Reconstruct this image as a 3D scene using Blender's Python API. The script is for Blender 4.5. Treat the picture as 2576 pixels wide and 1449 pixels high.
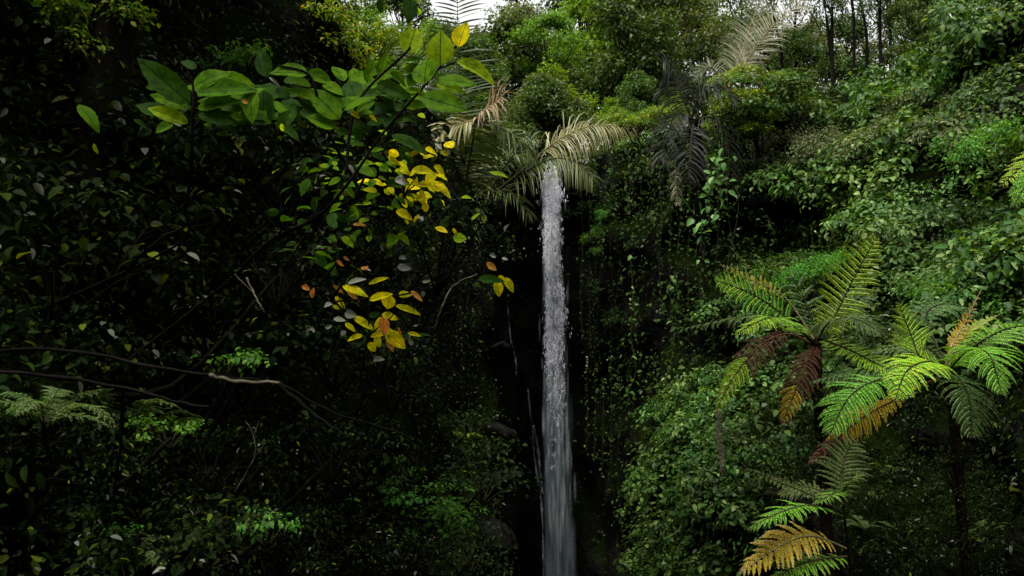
import bpy, math, random
import numpy as np
from mathutils import Vector, Matrix, noise
from mathutils.bvhtree import BVHTree

random.seed(7)
RNG = np.random.default_rng(7)
SC = bpy.context.scene
COL = SC.collection
for _o in list(bpy.data.objects):
    bpy.data.objects.remove(_o)

# ------------------------------------------------------------------ camera
CAM_Z = 7.0
PITCH = math.radians(9.0)
FPX = 1288 / math.tan(math.radians(30))
cam_d = bpy.data.cameras.new("camera")
cam_d.sensor_width = 36
cam_d.lens = 18 / math.tan(math.radians(30))
cam_d.clip_start = 0.05
cam_d.clip_end = 2000
cam = bpy.data.objects.new("camera", cam_d)
cam.location = (0, 0, CAM_Z)
cam.rotation_euler = (math.radians(90) + PITCH, 0, 0)
COL.objects.link(cam)
SC.camera = cam
CF = Vector((0, math.cos(PITCH), math.sin(PITCH)))
CU = Vector((0, -math.sin(PITCH), math.cos(PITCH)))
CR = Vector((1, 0, 0))
CC = Vector((0, 0, CAM_Z))


def ray(px, py):
    return CF + CR * ((px - 1288) / FPX) + CU * ((724.5 - py) / FPX)


def P(px, py, d):
    return CC + ray(px, py) * d


# ------------------------------------------------------------------ sky, sun, exposure
SUN_EL, SUN_AZ = math.radians(66), math.radians(-150)   # azimuth from +Y towards +X
world = bpy.data.worlds.new("World")
SC.world = world
world.use_nodes = True
wn = world.node_tree.nodes
wl = world.node_tree.links
bg = wn["Background"]
sky = wn.new("ShaderNodeTexSky")
sky.sky_type = 'NISHITA'
sky.sun_disc = False
sky.sun_elevation = SUN_EL
sky.sun_rotation = SUN_AZ
sky.air_density = 1.0
sky.dust_density = 6.0
sky.ozone_density = 1.0
hsv = wn.new("ShaderNodeHueSaturation")
hsv.inputs["Saturation"].default_value = 0.03
wl.new(sky.outputs[0], hsv.inputs["Color"])
wl.new(hsv.outputs[0], bg.inputs["Color"])
bg.inputs["Strength"].default_value = 0.15
sun_d = bpy.data.lights.new("sun", 'SUN')
sun_d.energy = 1.5
sun_d.angle = math.radians(14)
sun_d.color = (1.0, 0.94, 0.82)
sun = bpy.data.objects.new("sun", sun_d)
sd = Vector((math.sin(SUN_AZ) * math.cos(SUN_EL), math.cos(SUN_AZ) * math.cos(SUN_EL), math.sin(SUN_EL)))
sun.rotation_euler = sd.to_track_quat('Z', 'Y').to_euler()
sun.location = sd * 60
COL.objects.link(sun)
SC.view_settings.view_transform = 'Standard'
SC.view_settings.look = 'None'
SC.view_settings.exposure = 1.35
SC.view_settings.gamma = 1.0
cy = SC.cycles
cy.max_bounces = 6
cy.diffuse_bounces = 2
cy.glossy_bounces = 2
cy.transmission_bounces = 3
cy.transparent_max_bounces = 16
cy.sample_clamp_indirect = 4


# ------------------------------------------------------------------ materials
def new_mat(name):
    m = bpy.data.materials.new(name)
    m.use_nodes = True
    nt = m.node_tree
    return m, nt.nodes, nt.links, nt.nodes["Principled BSDF"], nt.nodes["Material Output"]


def ramp(nodes, stops, interp='LINEAR'):
    r = nodes.new("ShaderNodeValToRGB")
    cr = r.color_ramp
    cr.interpolation = interp
    while len(cr.elements) > 1:
        cr.elements.remove(cr.elements[-1])
    for i, (p, c) in enumerate(stops):
        e = cr.elements[0] if i == 0 else cr.elements.new(p)
        e.position = p
        e.color = (c[0], c[1], c[2], 1)
    return r


def leaf_mat(name, stops, rough=0.45, spec=0.35, transl=0.3, tint=(1.5, 1.35, 0.45), vein=False, objvar=0.25):
    """Leaf colour varies leaf by leaf (each leaf is its own island) and plant by plant; some light passes through."""
    m, n, l, b, out = new_mat(name)
    g = n.new("ShaderNodeNewGeometry")
    r = ramp(n, stops)
    l.new(g.outputs["Random Per Island"], r.inputs[0])
    col = r.outputs[0]
    if objvar:
        oi = n.new("ShaderNodeObjectInfo")
        mr = n.new("ShaderNodeMapRange")
        mr.inputs[3].default_value = 1 - objvar
        mr.inputs[4].default_value = 1 + objvar
        l.new(oi.outputs["Random"], mr.inputs[0])
        mh = n.new("ShaderNodeMapRange")
        mh.inputs[3].default_value = 0.485
        mh.inputs[4].default_value = 0.515
        ml = n.new("ShaderNodeMath"); ml.operation = 'MULTIPLY'; ml.inputs[1].default_value = 7.31
        mf = n.new("ShaderNodeMath"); mf.operation = 'FRACT'
        l.new(oi.outputs["Random"], ml.inputs[0]); l.new(ml.outputs[0], mf.inputs[0]); l.new(mf.outputs[0], mh.inputs[0])
        h = n.new("ShaderNodeHueSaturation")
        l.new(col, h.inputs["Color"]); l.new(mr.outputs[0], h.inputs["Value"]); l.new(mh.outputs[0], h.inputs["Hue"])
        col = h.outputs[0]
    if vein:
        uv = n.new("ShaderNodeUVMap")
        sx = n.new("ShaderNodeSeparateXYZ")
        l.new(uv.outputs[0], sx.inputs[0])
        def mth(op, a, bb=None, c=None):
            k = n.new("ShaderNodeMath"); k.operation = op
            for i, q in enumerate((a, bb, c)):
                if q is None: continue
                if isinstance(q, (int, float)): k.inputs[i].default_value = q
                else: l.new(q, k.inputs[i])
            return k.outputs[0]
        d = mth('ABSOLUTE', mth('SUBTRACT', sx.outputs[0], 0.5))
        mid = mth('LESS_THAN', d, 0.022)
        w = mth('SINE', mth('MULTIPLY', mth('SUBTRACT', sx.outputs[1], mth('MULTIPLY', d, 0.75)), 40.0))
        side = mth('MULTIPLY', mth('GREATER_THAN', w, 0.93), 0.45)
        v = mth('MAXIMUM', mid, side)
        tc = n.new("ShaderNodeTexCoord")
        nz = n.new("ShaderNodeTexNoise"); nz.inputs["Scale"].default_value = 38; nz.inputs["Detail"].default_value = 3
        l.new(tc.outputs["Object"], nz.inputs["Vector"])
        mx2 = n.new("ShaderNodeMix"); mx2.data_type = 'RGBA'; mx2.blend_type = 'MULTIPLY'
        rr = ramp(n, [(0.32, (0.42, 0.5, 0.4)), (0.5, (0.9, 0.92, 0.9)), (0.68, (1.25, 1.15, 1.0))])
        l.new(nz.outputs[0], rr.inputs[0])
        mx2.inputs[0].default_value = 1.0
        l.new(col, mx2.inputs[6]); l.new(rr.outputs[0], mx2.inputs[7])
        mx = n.new("ShaderNodeMix"); mx.data_type = 'RGBA'; mx.blend_type = 'MULTIPLY'
        l.new(v, mx.inputs[0]); l.new(mx2.outputs[2], mx.inputs[6]); mx.inputs[7].default_value = (0.25, 0.3, 0.25, 1)
        col = mx.outputs[2]
    l.new(col, b.inputs["Base Color"])
    b.inputs["Roughness"].default_value = rough
    b.inputs["Specular IOR Level"].default_value = spec
    t = n.new("ShaderNodeBsdfTranslucent")
    vm = n.new("ShaderNodeMix"); vm.data_type = 'RGBA'; vm.blend_type = 'MULTIPLY'
    vm.inputs[0].default_value = 1.0
    l.new(col, vm.inputs[6]); vm.inputs[7].default_value = (*tint, 1)
    l.new(vm.outputs[2], t.inputs[0])
    ms = n.new("ShaderNodeMixShader")
    ms.inputs[0].default_value = transl
    l.new(b.outputs[0], ms.inputs[1]); l.new(t.outputs[0], ms.inputs[2])
    l.new(ms.outputs[0], out.inputs[0])
    return m


def bark_mat(name, c1, c2, scale=6, rough=0.9, spec=0.04):
    m, n, l, b, out = new_mat(name)
    tc = n.new("ShaderNodeTexCoord")
    nz = n.new("ShaderNodeTexNoise")
    nz.inputs["Scale"].default_value = scale
    nz.inputs["Detail"].default_value = 5
    l.new(tc.outputs["Object"], nz.inputs["Vector"])
    r = ramp(n, [(0.35, c1), (0.65, c2)])
    l.new(nz.outputs[0], r.inputs[0])
    l.new(r.outputs[0], b.inputs["Base Color"])
    bp = n.new("ShaderNodeBump"); bp.inputs["Strength"].default_value = 0.6; bp.inputs["Distance"].default_value = 0.03
    l.new(nz.outputs[0], bp.inputs["Height"]); l.new(bp.outputs[0], b.inputs["Normal"])
    b.inputs["Roughness"].default_value = rough
    b.inputs["Specular IOR Level"].default_value = spec
    return m


def rock_mat(name):
    m, n, l, b, out = new_mat(name)
    tc = n.new("ShaderNodeTexCoord")
    nz = n.new("ShaderNodeTexNoise"); nz.inputs["Scale"].default_value = 1.3; nz.inputs["Detail"].default_value = 8
    l.new(tc.outputs["Object"], nz.inputs["Vector"])
    r = ramp(n, [(0.3, (0.002, 0.002, 0.0016)), (0.55, (0.005, 0.0048, 0.004)), (0.75, (0.013, 0.0125, 0.011))])
    l.new(nz.outputs[0], r.inputs[0])
    nz2 = n.new("ShaderNodeTexNoise"); nz2.inputs["Scale"].default_value = 0.9; nz2.inputs["Detail"].default_value = 6
    l.new(tc.outputs["Object"], nz2.inputs["Vector"])
    g = n.new("ShaderNodeNewGeometry")
    sx = n.new("ShaderNodeSeparateXYZ"); l.new(g.outputs["Normal"], sx.inputs[0])
    ad = n.new("ShaderNodeMath"); ad.operation = 'MULTIPLY_ADD'; ad.inputs[1].default_value = 0.6
    l.new(sx.outputs[2], ad.inputs[0]); l.new(nz2.outputs[0], ad.inputs[2])
    rm = ramp(n, [(0.6, (0, 0, 0)), (0.85, (1, 1, 1))])
    l.new(ad.outputs[0], rm.inputs[0])
    mx = n.new("ShaderNodeMix"); mx.data_type = 'RGBA'
    l.new(rm.outputs[0], mx.inputs[0]); l.new(r.outputs[0], mx.inputs[6]); mx.inputs[7].default_value = (0.004, 0.007, 0.0012, 1)
    l.new(mx.outputs[2], b.inputs["Base Color"])
    nz3 = n.new("ShaderNodeTexNoise"); nz3.inputs["Scale"].default_value = 7; nz3.inputs["Detail"].default_value = 8
    l.new(tc.outputs["Object"], nz3.inputs["Vector"])
    bp = n.new("ShaderNodeBump"); bp.inputs["Strength"].default_value = 0.9; bp.inputs["Distance"].default_value = 0.12
    l.new(nz3.outputs[0], bp.inputs["Height"]); l.new(bp.outputs[0], b.inputs["Normal"])
    b.inputs["Roughness"].default_value = 0.7
    b.inputs["Specular IOR Level"].default_value = 0.0
    return m


# ------------------------------------------------------------------ mesh helpers
class MB:
    """collects vertices, faces, uvs and material slots of ONE mesh"""

    def __init__(self):
        self.v, self.f, self.m, self.uv, self.n = [], [], [], [], 0

    def add(self, verts, faces, mat=0, uv=None):
        verts = np.asarray(verts, float).reshape(-1, 3)
        off = self.n
        self.v.append(verts)
        self.n += len(verts)
        for f in faces:            # f: array (k, nside)
            f = np.asarray(f, int)
            self.f.append(f + off)
            self.m.append((len(f), mat))
        self.uv.append(np.zeros((len(verts), 2)) if uv is None else np.asarray(uv, float))

    def mesh(self, name, mats, smooth=False, use_uv=False):
        me = bpy.data.meshes.new(name)
        V = np.concatenate(self.v) if self.v else np.zeros((0, 3))
        loops = np.concatenate([f.ravel() for f in self.f])
        sizes = np.concatenate([np.full(len(f), f.shape[1]) for f in self.f])
        starts = np.concatenate([[0], np.cumsum(sizes)[:-1]])
        me.vertices.add(len(V)); me.vertices.foreach_set("co", V.ravel().astype(np.float32))
        me.loops.add(len(loops)); me.loops.foreach_set("vertex_index", loops.astype(np.int32))
        me.polygons.add(len(sizes))
        me.polygons.foreach_set("loop_start", starts.astype(np.int32))
        mi = np.concatenate([np.full(k, m) for k, m in self.m])
        for mt in mats:
            me.materials.append(mt)
        me.polygons.foreach_set("material_index", mi.astype(np.int32))
        if smooth:
            me.polygons.foreach_set("use_smooth", np.ones(len(sizes), bool))
        me.update(calc_edges=True)
        if use_uv:
            ul = me.uv_layers.new(name="UVMap")
            UV = np.concatenate(self.uv)
            ul.data.foreach_set("uv", UV[loops].ravel().astype(np.float32))
        return me


def nrm(a):
    a = np.asarray(a, float)
    return a / np.maximum(np.linalg.norm(a, axis=-1, keepdims=True), 1e-9)


def leaf_tpl(kind, w=0.5, fold=0.18, droop=0.15):
    """leaf in the XY plane, stalk at the origin, tip at +Y, face up +Z"""
    if kind == 2:
        v = np.array([(0, 0, 0), (.5 * w, .42, fold * w), (0, 1, -droop), (-.5 * w, .42, fold * w)])
        return v, [np.array([(0, 1, 2), (0, 2, 3)])], np.array([(.5, 0), (1, .4), (.5, 1), (0, .4)])
    if kind == 6:
        rows = [(0.12, .62), (0.42, 1.0), (0.72, .72)]
        v = [(0, 0, 0)]
        uv = [(.5, 0)]
        for y, ww in rows:
            z = -droop * y * y
            v += [(-.5 * w * ww, y, z + fold * w * ww), (0, y, z), (.5 * w * ww, y, z + fold * w * ww)]
            uv += [(.5 - .5 * ww, y), (.5, y), (.5 + .5 * ww, y)]
        v.append((0, 1, -droop)); uv.append((.5, 1))
        tri = [(0, 2, 1), (0, 3, 2), (7, 8, 10), (8, 9, 10)]
        quad = [(1, 2, 5, 4), (2, 3, 6, 5), (4, 5, 8, 7), (5, 6, 9, 8)]
        return np.array(v), [np.array(tri), np.array(quad)], np.array(uv)
    # hero leaf: grid with ripples and a drawn-out tip
    NR, NC = 13, 7
    v, uv = [], []
    for i in range(NR):
        t = i / (NR - 1)
        prof = (math.sin(math.pi * min(1, t ** 0.78)) ** 0.75) if 0 < t < 1 else 0.02
        if t > .8:
            prof *= 1 - 0.35 * (t - .8) / .2
        for j in range(NC):
            s = j / (NC - 1) * 2 - 1
            edge = 1 + (0.035 * math.sin(i * 2.9 + j) if abs(s) == 1 else 0)
            x = .5 * w * prof * s * edge
            z = -droop * t * t + fold * w * prof * abs(s) ** 1.3 * .9 + .012 * math.sin(9 * t + 3 * s) * abs(s)
            v.append((x, t, z)); uv.append((.5 + .5 * s * max(prof, .05), t))
    q = []
    for i in range(NR - 1):
        for j in range(NC - 1):
            a = i * NC + j
            q.append((a, a + 1, a + NC + 1, a + NC))
    return np.array(v), [np.array(q)], np.array(uv)


def scatter(mb, tpl, pos, normal, tip, size, mat=0, wid=None):
    v, faces, uv = tpl
    pos = np.asarray(pos, float); N = len(pos)
    if N == 0:
        return
    n = nrm(normal)
    t = np.asarray(tip, float)
    y = nrm(t - (t * n).sum(-1, keepdims=True) * n)
    x = np.cross(y, n)
    s = np.broadcast_to(np.asarray(size, float), (N,))
    sw = s if wid is None else s * np.broadcast_to(np.asarray(wid, float), (N,))
    V = (pos[:, None, :] + (v[None, :, 0:1] * sw[:, None, None]) * x[:, None, :]
         + (v[None, :, 1:2] * s[:, None, None]) * y[:, None, :] + (v[None, :, 2:3] * s[:, None, None]) * n[:, None, :])
    k = len(v)
    off = (np.arange(N) * k)[:, None, None]
    fs = [(f[None] + off).reshape(-1, f.shape[1]) for f in faces]
    mb.add(V.reshape(-1, 3), fs, mat, np.tile(uv, (N, 1)))


def catmull(pts, n, closed=False):
    p = np.asarray(pts, float)
    m = len(p)
    segs = m if closed else m - 1
    out = []
    for k in range(n):
        u = k / (n if closed else n - 1) * segs
        i = min(int(u), segs - 1)
        t = u - i
        if closed:
            a, b, c, d = p[(i - 1) % m], p[i % m], p[(i + 1) % m], p[(i + 2) % m]
        else:
            a, b, c, d = p[max(i - 1, 0)], p[i], p[i + 1], p[min(i + 2, m - 1)]
        out.append(.5 * ((2 * b) + (-a + c) * t + (2 * a - 5 * b + 4 * c - d) * t * t + (-a + 3 * b - 3 * c + d) * t ** 3))
    return np.array(out)


def tube(mb, pts, radii, sides=6, mat=0):
    p = np.asarray(pts, float)
    r = np.broadcast_to(np.asarray(radii, float), (len(p),))
    T = nrm(np.gradient(p, axis=0))
    ref = np.array((0.31, 0.17, 0.93))
    A = nrm(np.cross(T, ref)); B = np.cross(T, A)
    a = np.arange(sides) / sides * 2 * np.pi
    V = p[:, None] + r[:, None, None] * (np.cos(a)[None, :, None] * A[:, None] + np.sin(a)[None, :, None] * B[:, None])
    q = []
    for i in range(len(p) - 1):
        for j in range(sides):
            k = (j + 1) % sides
            q.append((i * sides + j, i * sides + k, (i + 1) * sides + k, (i + 1) * sides + j))
    L = (len(p) - 1) * sides
    caps = [tuple(range(sides))[::-1], tuple(L + j for j in range(sides))]
    mb.add(V.reshape(-1, 3), [np.array(q), np.array(caps)], mat)


def link(name, me, parent=None, loc=None):
    o = bpy.data.objects.new(name, me)
    COL.objects.link(o)
    if parent is not None:
        o.parent = parent
    if loc is not None:
        o.location = loc
    return o


def tag(o, label=None, cat=None, group=None, kind=None):
    if label: o["label"] = label
    if cat: o["category"] = cat
    if group: o["group"] = group
    if kind: o["kind"] = kind
    return o


def thing(name, loc, label, cat, group=None):
    o = bpy.data.objects.new(name, None)
    o.empty_display_size = 0.2
    COL.objects.link(o)
    o.location = loc
    return tag(o, label, cat, group)


def copy_tree(root):
    c = root.copy(); COL.objects.link(c)
    for ch in list(root.children):
        d = ch.copy(); COL.objects.link(d); d.parent = c
        for g in list(ch.children):
            e = g.copy(); COL.objects.link(e); e.parent = d
    return c


def rand_dir(n, rng):
    return nrm(rng.normal(size=(n, 3)))


# ------------------------------------------------------------------ terrain: the gorge
ROCK = rock_mat("wet_dark_rock")
GZ0 = [(7, -14), (5.5, 0), (5, 5), (4, 9), (2.6, 12), (2.2, 15.5), (2.6, 19), (2.7, 22), (2.2, 25), (1.3, 26.4), (0.2, 25.2), (-.5, 21.5), (-0.9, 16.5), (-1.1, 12), (-1.7, 8.5), (-2.0, 5), (-2.6, 0), (-3.5, -14), (-2, -20), (4, -20)]  # last two points: unseen wall behind the camera, added to keep light low
GZ6 = [(8, -14), (6.5, 2), (5.8, 6), (4.4, 10), (3.1, 13), (2.8, 16.3), (3.1, 19.8), (3.2, 22.6), (2.5, 25.3), (1.3, 26.6), (0.3, 25.6), (-.4, 22), (-1, 17), (-1.4, 13), (-2.0, 9), (-2.4, 6), (-3.0, 1), (-4.5, -14), (-3, -22), (5, -22)]
GZ12 = [(14, -14), (12, 1), (11, 6), (9.6, 10.5), (8.3, 14.5), (6.5, 18), (4.5, 20.3), (3.4, 22.6), (2.5, 25.3), (1.3, 26.7), (0.1, 25.8), (-.9, 23.5), (-2, 19), (-2.8, 14.5), (-3.6, 10), (-4.1, 6), (-5.2, 1), (-7, -14), (-4, -26), (7, -26)]
GRIM = [(20, -14, 24), (17, 1, 24), (15.5, 6, 24), (14, 11, 22.5), (12.5, 15, 19.5), (10, 19.3, 15.4), (7.2, 22.2, 15.6), (4.7, 23.8, 15.2), (2.8, 25.0, 14.9), (1.3, 25.9, 14.3), (0, 25.6, 14.9), (-1.5, 24.2, 15.2), (-3.2, 21, 16), (-4.6, 16, 17), (-6, 11, 18), (-7, 6.5, 18), (-8, 1, 18), (-9, -14, 18), (-6, -30, 20), (9, -30, 22)]
NS = 300
c0 = catmull([(x, y, 0) for x, y in GZ0], NS, True)
c6 = catmull([(x, y, 6) for x, y in GZ6], NS, True)
c12 = catmull([(x, y, 12) for x, y in GZ12], NS, True)
c16 = catmull(GRIM, NS, True)
rad = c16.copy(); rad[:, 0] -= 0.5; rad[:, 1] -= 9; rad[:, 2] = 0; rad = nrm(rad)
rows = []
NA, NB, NCc = 12, 22, 20
for k in range(NA): rows.append(c0 + (c6 - c0) * k / NA)
for k in range(NB): rows.append(c6 + (c12 - c6) * k / NB)
for k in range(NCc + 1): rows.append(c12 + (c16 - c12) * k / NCc)
n_wall = len(rows)
for dist, dz in ((1, .35), (2.5, .8), (5, 1.4), (9, 2.2), (15, 3), (25, 4), (45, 4.5), (90, 3), (240, 2)):
    rows.append(c16 + rad * dist + np.array((0, 0, dz)))
G = np.array(rows)                                     # rows, NS, 3
for r in range(len(G)):
    for s in range(NS):
        p = Vector(G[r, s])
        out = Vector(rad[s])
        a = noise.fractal(p * 0.42, 1.0, 2.0, 5)
        b = noise.noise(p * 1.7) * 0.16
        if r < n_wall:
            lip = min(1.0, abs(p.x - 1.3) / 1.6 + abs(p.y - 26) / 3)
            led = 0.22 * (1 if math.sin(p.z * 2.1 + noise.noise(p * .5) * 3) > .4 else 0)
            d = out * ((a * 0.85 + b) * (0.25 + .75 * lip) - led * lip)
            d.z += noise.noise(p * 0.9 + Vector((9, 3, 1))) * 0.25 * lip
        else:
            d = Vector((0, 0, a * min(1.5, .4 + .12 * (r - n_wall))))
            if abs(p.x - 1.3) < 1.0 and p.y > 24: d.z -= .4
        G[r, s] = p + d
# recesses in the right slope, dark under their overhangs
HOLLOWS = [(1960, 590, 130, 75, 1.6), (2095, 255, 65, 60, 1.0), (2470, 500, 100, 55, 1.3), (2400, 235, 90, 22, .8), (2160, 470, 70, 25, .7),
           (2330, 640, 70, 25, .6), (2110, 760, 60, 30, .7), (1760, 560, 70, 90, 1.1), (1830, 900, 60, 40, .6), (2010, 1080, 60, 60, .7), (2540, 150, 60, 30, .7), (2260, 160, 60, 20, .6), (1600, 520, 70, 60, .9), (2350, 1250, 160, 120, 1.0)]


def to_px(p):
    d = Vector(p) - CC
    z = d.dot(CF)
    if z < .5: return None
    return 1288 + FPX * d.dot(CR) / z, 724.5 - FPX * d.dot(CU) / z


for r in range(NA // 2, n_wall):
    for s in range(NS):
        if G[r, s, 1] < 3: continue
        pp = to_px(G[r, s])
        if pp is None: continue
        for hx, hy, hw, hh, dep in HOLLOWS:
            e = ((pp[0] - hx) / hw) ** 2 + ((pp[1] - hy) / hh) ** 2
            if e < 2.2:
                G[r, s] += rad[s] * dep * math.exp(-e * e)
nr = len(G)
idx = np.arange(nr * NS).reshape(nr, NS)
q = np.stack([idx[:-1], idx[1:], np.roll(idx[1:], -1, 1), np.roll(idx[:-1], -1, 1)], -1).reshape(-1, 4)
mb = MB(); mb.add(G.reshape(-1, 3), [q])
hill_me = mb.mesh("hillside", [ROCK], smooth=True)
hill = tag(link("hillside", hill_me), "steep dark rock gorge walls and rim under the vegetation", "hillside", kind='structure')
QH = q
BVH = BVHTree.FromPolygons([tuple(v) for v in G.reshape(-1, 3)], q.tolist())

# ground: gorge floor running out to the horizon; it rises to the path the photographer stands on
mb = MB()
gx = np.concatenate([[-400, -150, -60, -30], np.linspace(-14, 16, 31), [30, 60, 150, 400]])
gy = np.concatenate([[-400, -150, -60, -30], np.linspace(-16, 32, 49), [60, 150, 400]])
gv = []
for y in gy:
    for x in gx:
        t = min(1, max(0, (10.5 - y) / 8.5)); t = t * t * (3 - 2 * t)
        z = 0.6 + t * 4.7
        if abs(x) > 20 or y > 34 or y < -20: z = 0.2
        gv.append((x, y, z + 0.15 * noise.noise(Vector((x * .6, y * .6, 0)))))
W = len(gx)
gq = [(i * W + j, i * W + j + 1, (i + 1) * W + j + 1, (i + 1) * W + j) for i in range(len(gy) - 1) for j in range(W - 1)]
mb.add(gv, [np.array(gq)])
tag(link("ground", mb.mesh("ground", [ROCK], smooth=True)), "dark gorge floor of earth and wet stone", "ground", kind='structure')


def hit(px, py):
    d = ray(px, py).normalized()
    loc, nor, i, dist = BVH.ray_cast(CC, d)
    if loc is None:
        return None, None
    if nor.dot(d) > 0: nor = -nor
    return loc, nor


def near(p):
    loc, nor, i, dist = BVH.find_nearest(Vector(p))
    return loc


def hit_depth(px, py):
    loc, nor = hit(px, py)
    return (1e9, None) if loc is None else ((loc - CC).dot(CF), nor)


def ground_z(x, y):
    loc, nor, i, dist = BVH.ray_cast(Vector((x, y, 80)), Vector((0, 0, -1)))
    return loc.z if loc is not None else 0.5


# ------------------------------------------------------------------ leaf materials
PALE_GLINT = (0.075, 0.08, 0.06)  # pale dry leaf colour that also stands in for sky glints
M_CREEP = leaf_mat("creeper_leaf", [(0, (.012, .040, .005)), (.5, (.028, .076, .009)), (.85, (.066, .132, .020)), (.97, (.14, .20, .055))], .5, .14, .3, (1.5, 1.4, .35))
M_GREY = leaf_mat("grey_green_leaf", [(0, (.030, .080, .010)), (.5, (.055, .125, .019)), (.85, (.105, .185, .04)), (1, (.20, .26, .10))], .5, .18, .27, (1.3, 1.3, .5))
M_LIME = leaf_mat("lime_leaf", [(0, (.04, .10, .006)), (.5, (.09, .18, .008)), (.8, (.18, .24, .01)), (.93, (.28, .22, .012)), (1, (.06, .12, .01))], .5, .18, .38)
M_FINE = leaf_mat("fine_green_leaf", [(0, (.025, .09, .008)), (.6, (.05, .16, .012)), (1, (.10, .22, .02))], .55, .2, .4)
M_SHADE = leaf_mat("shade_darkened_leaf", [(0, (.007, .017, .004)), (.6, (.014, .034, .006)), (.97, (.04, .07, .014)), (.985, PALE_GLINT), (1, (.2, .22, .17))], .55, .05, .22)  # dark leaf copy: shade of hollows and wall is put into its colour
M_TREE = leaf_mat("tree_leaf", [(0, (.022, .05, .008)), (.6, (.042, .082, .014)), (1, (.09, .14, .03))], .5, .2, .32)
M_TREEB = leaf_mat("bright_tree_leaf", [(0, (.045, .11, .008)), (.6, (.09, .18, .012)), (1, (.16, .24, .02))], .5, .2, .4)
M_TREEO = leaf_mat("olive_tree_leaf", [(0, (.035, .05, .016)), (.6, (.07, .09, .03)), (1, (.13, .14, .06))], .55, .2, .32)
M_UNDER = leaf_mat("shade_dark_understorey_leaf", [(0, (.003, .007, .0015)), (.6, (.006, .013, .002)), (.88, (.014, .026, .003)), (.91, (.09, .11, .008)), (.935, (.03, .05, .006)), (.955, (.02, .035, .005)), (.965, PALE_GLINT), (1, (.13, .135, .10))], .55, .03, .25, objvar=.3)  # unnaturally dark green: deep shade is painted into the leaf colour
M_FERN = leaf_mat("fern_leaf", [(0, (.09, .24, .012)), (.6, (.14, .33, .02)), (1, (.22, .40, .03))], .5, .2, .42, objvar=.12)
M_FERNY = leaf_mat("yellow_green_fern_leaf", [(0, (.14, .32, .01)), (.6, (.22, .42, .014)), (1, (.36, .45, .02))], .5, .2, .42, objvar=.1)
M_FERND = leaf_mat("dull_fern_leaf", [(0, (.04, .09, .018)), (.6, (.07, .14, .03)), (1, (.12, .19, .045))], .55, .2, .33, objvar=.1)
M_FERNB = leaf_mat("dead_fern_leaf", [(0, (.014, .005, .003)), (.6, (.027, .010, .004)), (1, (.055, .021, .006))], .7, .2, .2, (1.2, 1.0, .7), objvar=0)
M_FERNO = leaf_mat("withering_fern_leaf", [(0, (.34, .25, .006)), (.5, (.46, .35, .008)), (.8, (.38, .19, .012)), (1, (.28, .29, .012))], .6, .2, .35, (1.2, 1.0, .6), objvar=0)
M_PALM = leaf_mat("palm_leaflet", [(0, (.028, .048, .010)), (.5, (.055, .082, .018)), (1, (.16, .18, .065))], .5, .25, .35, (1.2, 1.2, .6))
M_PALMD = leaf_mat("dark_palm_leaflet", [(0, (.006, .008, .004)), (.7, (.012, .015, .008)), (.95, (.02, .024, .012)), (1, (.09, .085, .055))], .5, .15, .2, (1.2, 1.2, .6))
M_PALMY = leaf_mat("dry_palm_leaflet", [(0, (.085, .09, .02)), (.5, (.16, .155, .038)), (1, (.27, .24, .085))], .5, .4, .25, (1.1, 1.0, .7))
M_PALMB = leaf_mat("brown_palm_leaflet", [(0, (.09, .06, .022)), (.5, (.17, .12, .05)), (1, (.26, .20, .10))], .6, .3, .2, (1.1, 1.0, .7))
M_PALMG = leaf_mat("grey_palm_leaflet", [(0, (.11, .125, .07)), (.5, (.18, .19, .11)), (1, (.28, .27, .18))], .5, .15, .25, (1.1, 1.0, .8))
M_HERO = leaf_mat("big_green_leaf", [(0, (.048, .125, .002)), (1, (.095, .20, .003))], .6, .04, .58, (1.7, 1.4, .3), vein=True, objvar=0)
M_HEROL = leaf_mat("sun_tinted_lime_leaf", [(0, (.15, .27, .006)), (1, (.24, .34, .008))], .6, .04, .58, (1.6, 1.4, .3), vein=True, objvar=0)  # brighter copy of the big leaf, sunlight put into its colour
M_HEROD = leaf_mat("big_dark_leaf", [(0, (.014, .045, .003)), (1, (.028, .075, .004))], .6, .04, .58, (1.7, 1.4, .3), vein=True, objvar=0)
M_YEL = leaf_mat("yellow_leaf", [(0, (.46, .44, .004)), (.6, (.62, .54, .004)), (1, (.72, .56, .006))], .6, .04, .55, (1.3, 1.2, .3), vein=True, objvar=0)
M_ORA = leaf_mat("orange_leaf", [(0, (.50, .17, .03)), (.6, (.58, .25, .06)), (1, (.40, .20, .02))], .6, .04, .55, (1.3, 1.1, .5), vein=True, objvar=0)
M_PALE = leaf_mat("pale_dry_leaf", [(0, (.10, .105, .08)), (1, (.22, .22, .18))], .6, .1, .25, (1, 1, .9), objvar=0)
M_BARK = bark_mat("dark_bark", (.002, .0017, .0013), (.006, .005, .0038))
M_BARKR = bark_mat("reddish_dark_bark", (.014, .006, .005), (.03, .015, .01))
M_BARKP = bark_mat("pale_bark", (.03, .026, .018), (.09, .08, .055), 14)
M_STEM = bark_mat("green_brown_stem", (.02, .022, .008), (.05, .045, .02), 20)
M_RACH = bark_mat("dark_fern_stalk", (.012, .012, .008), (.03, .028, .015), 20)
M_RACHY = bark_mat("tan_stalk", (.13, .10, .05), (.22, .17, .08), 20)
M_RACHB = bark_mat("brown_hairy_stalk", (.05, .02, .012), (.12, .05, .025), 30)
T2 = leaf_tpl(2, .55)
T6 = leaf_tpl(6, .6, .2, .22)
T6n = leaf_tpl(6, .42, .2, .3)
TH = leaf_tpl(0, .62, .10, .16)
THR = leaf_tpl(0, .82, .06, .10)


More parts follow.
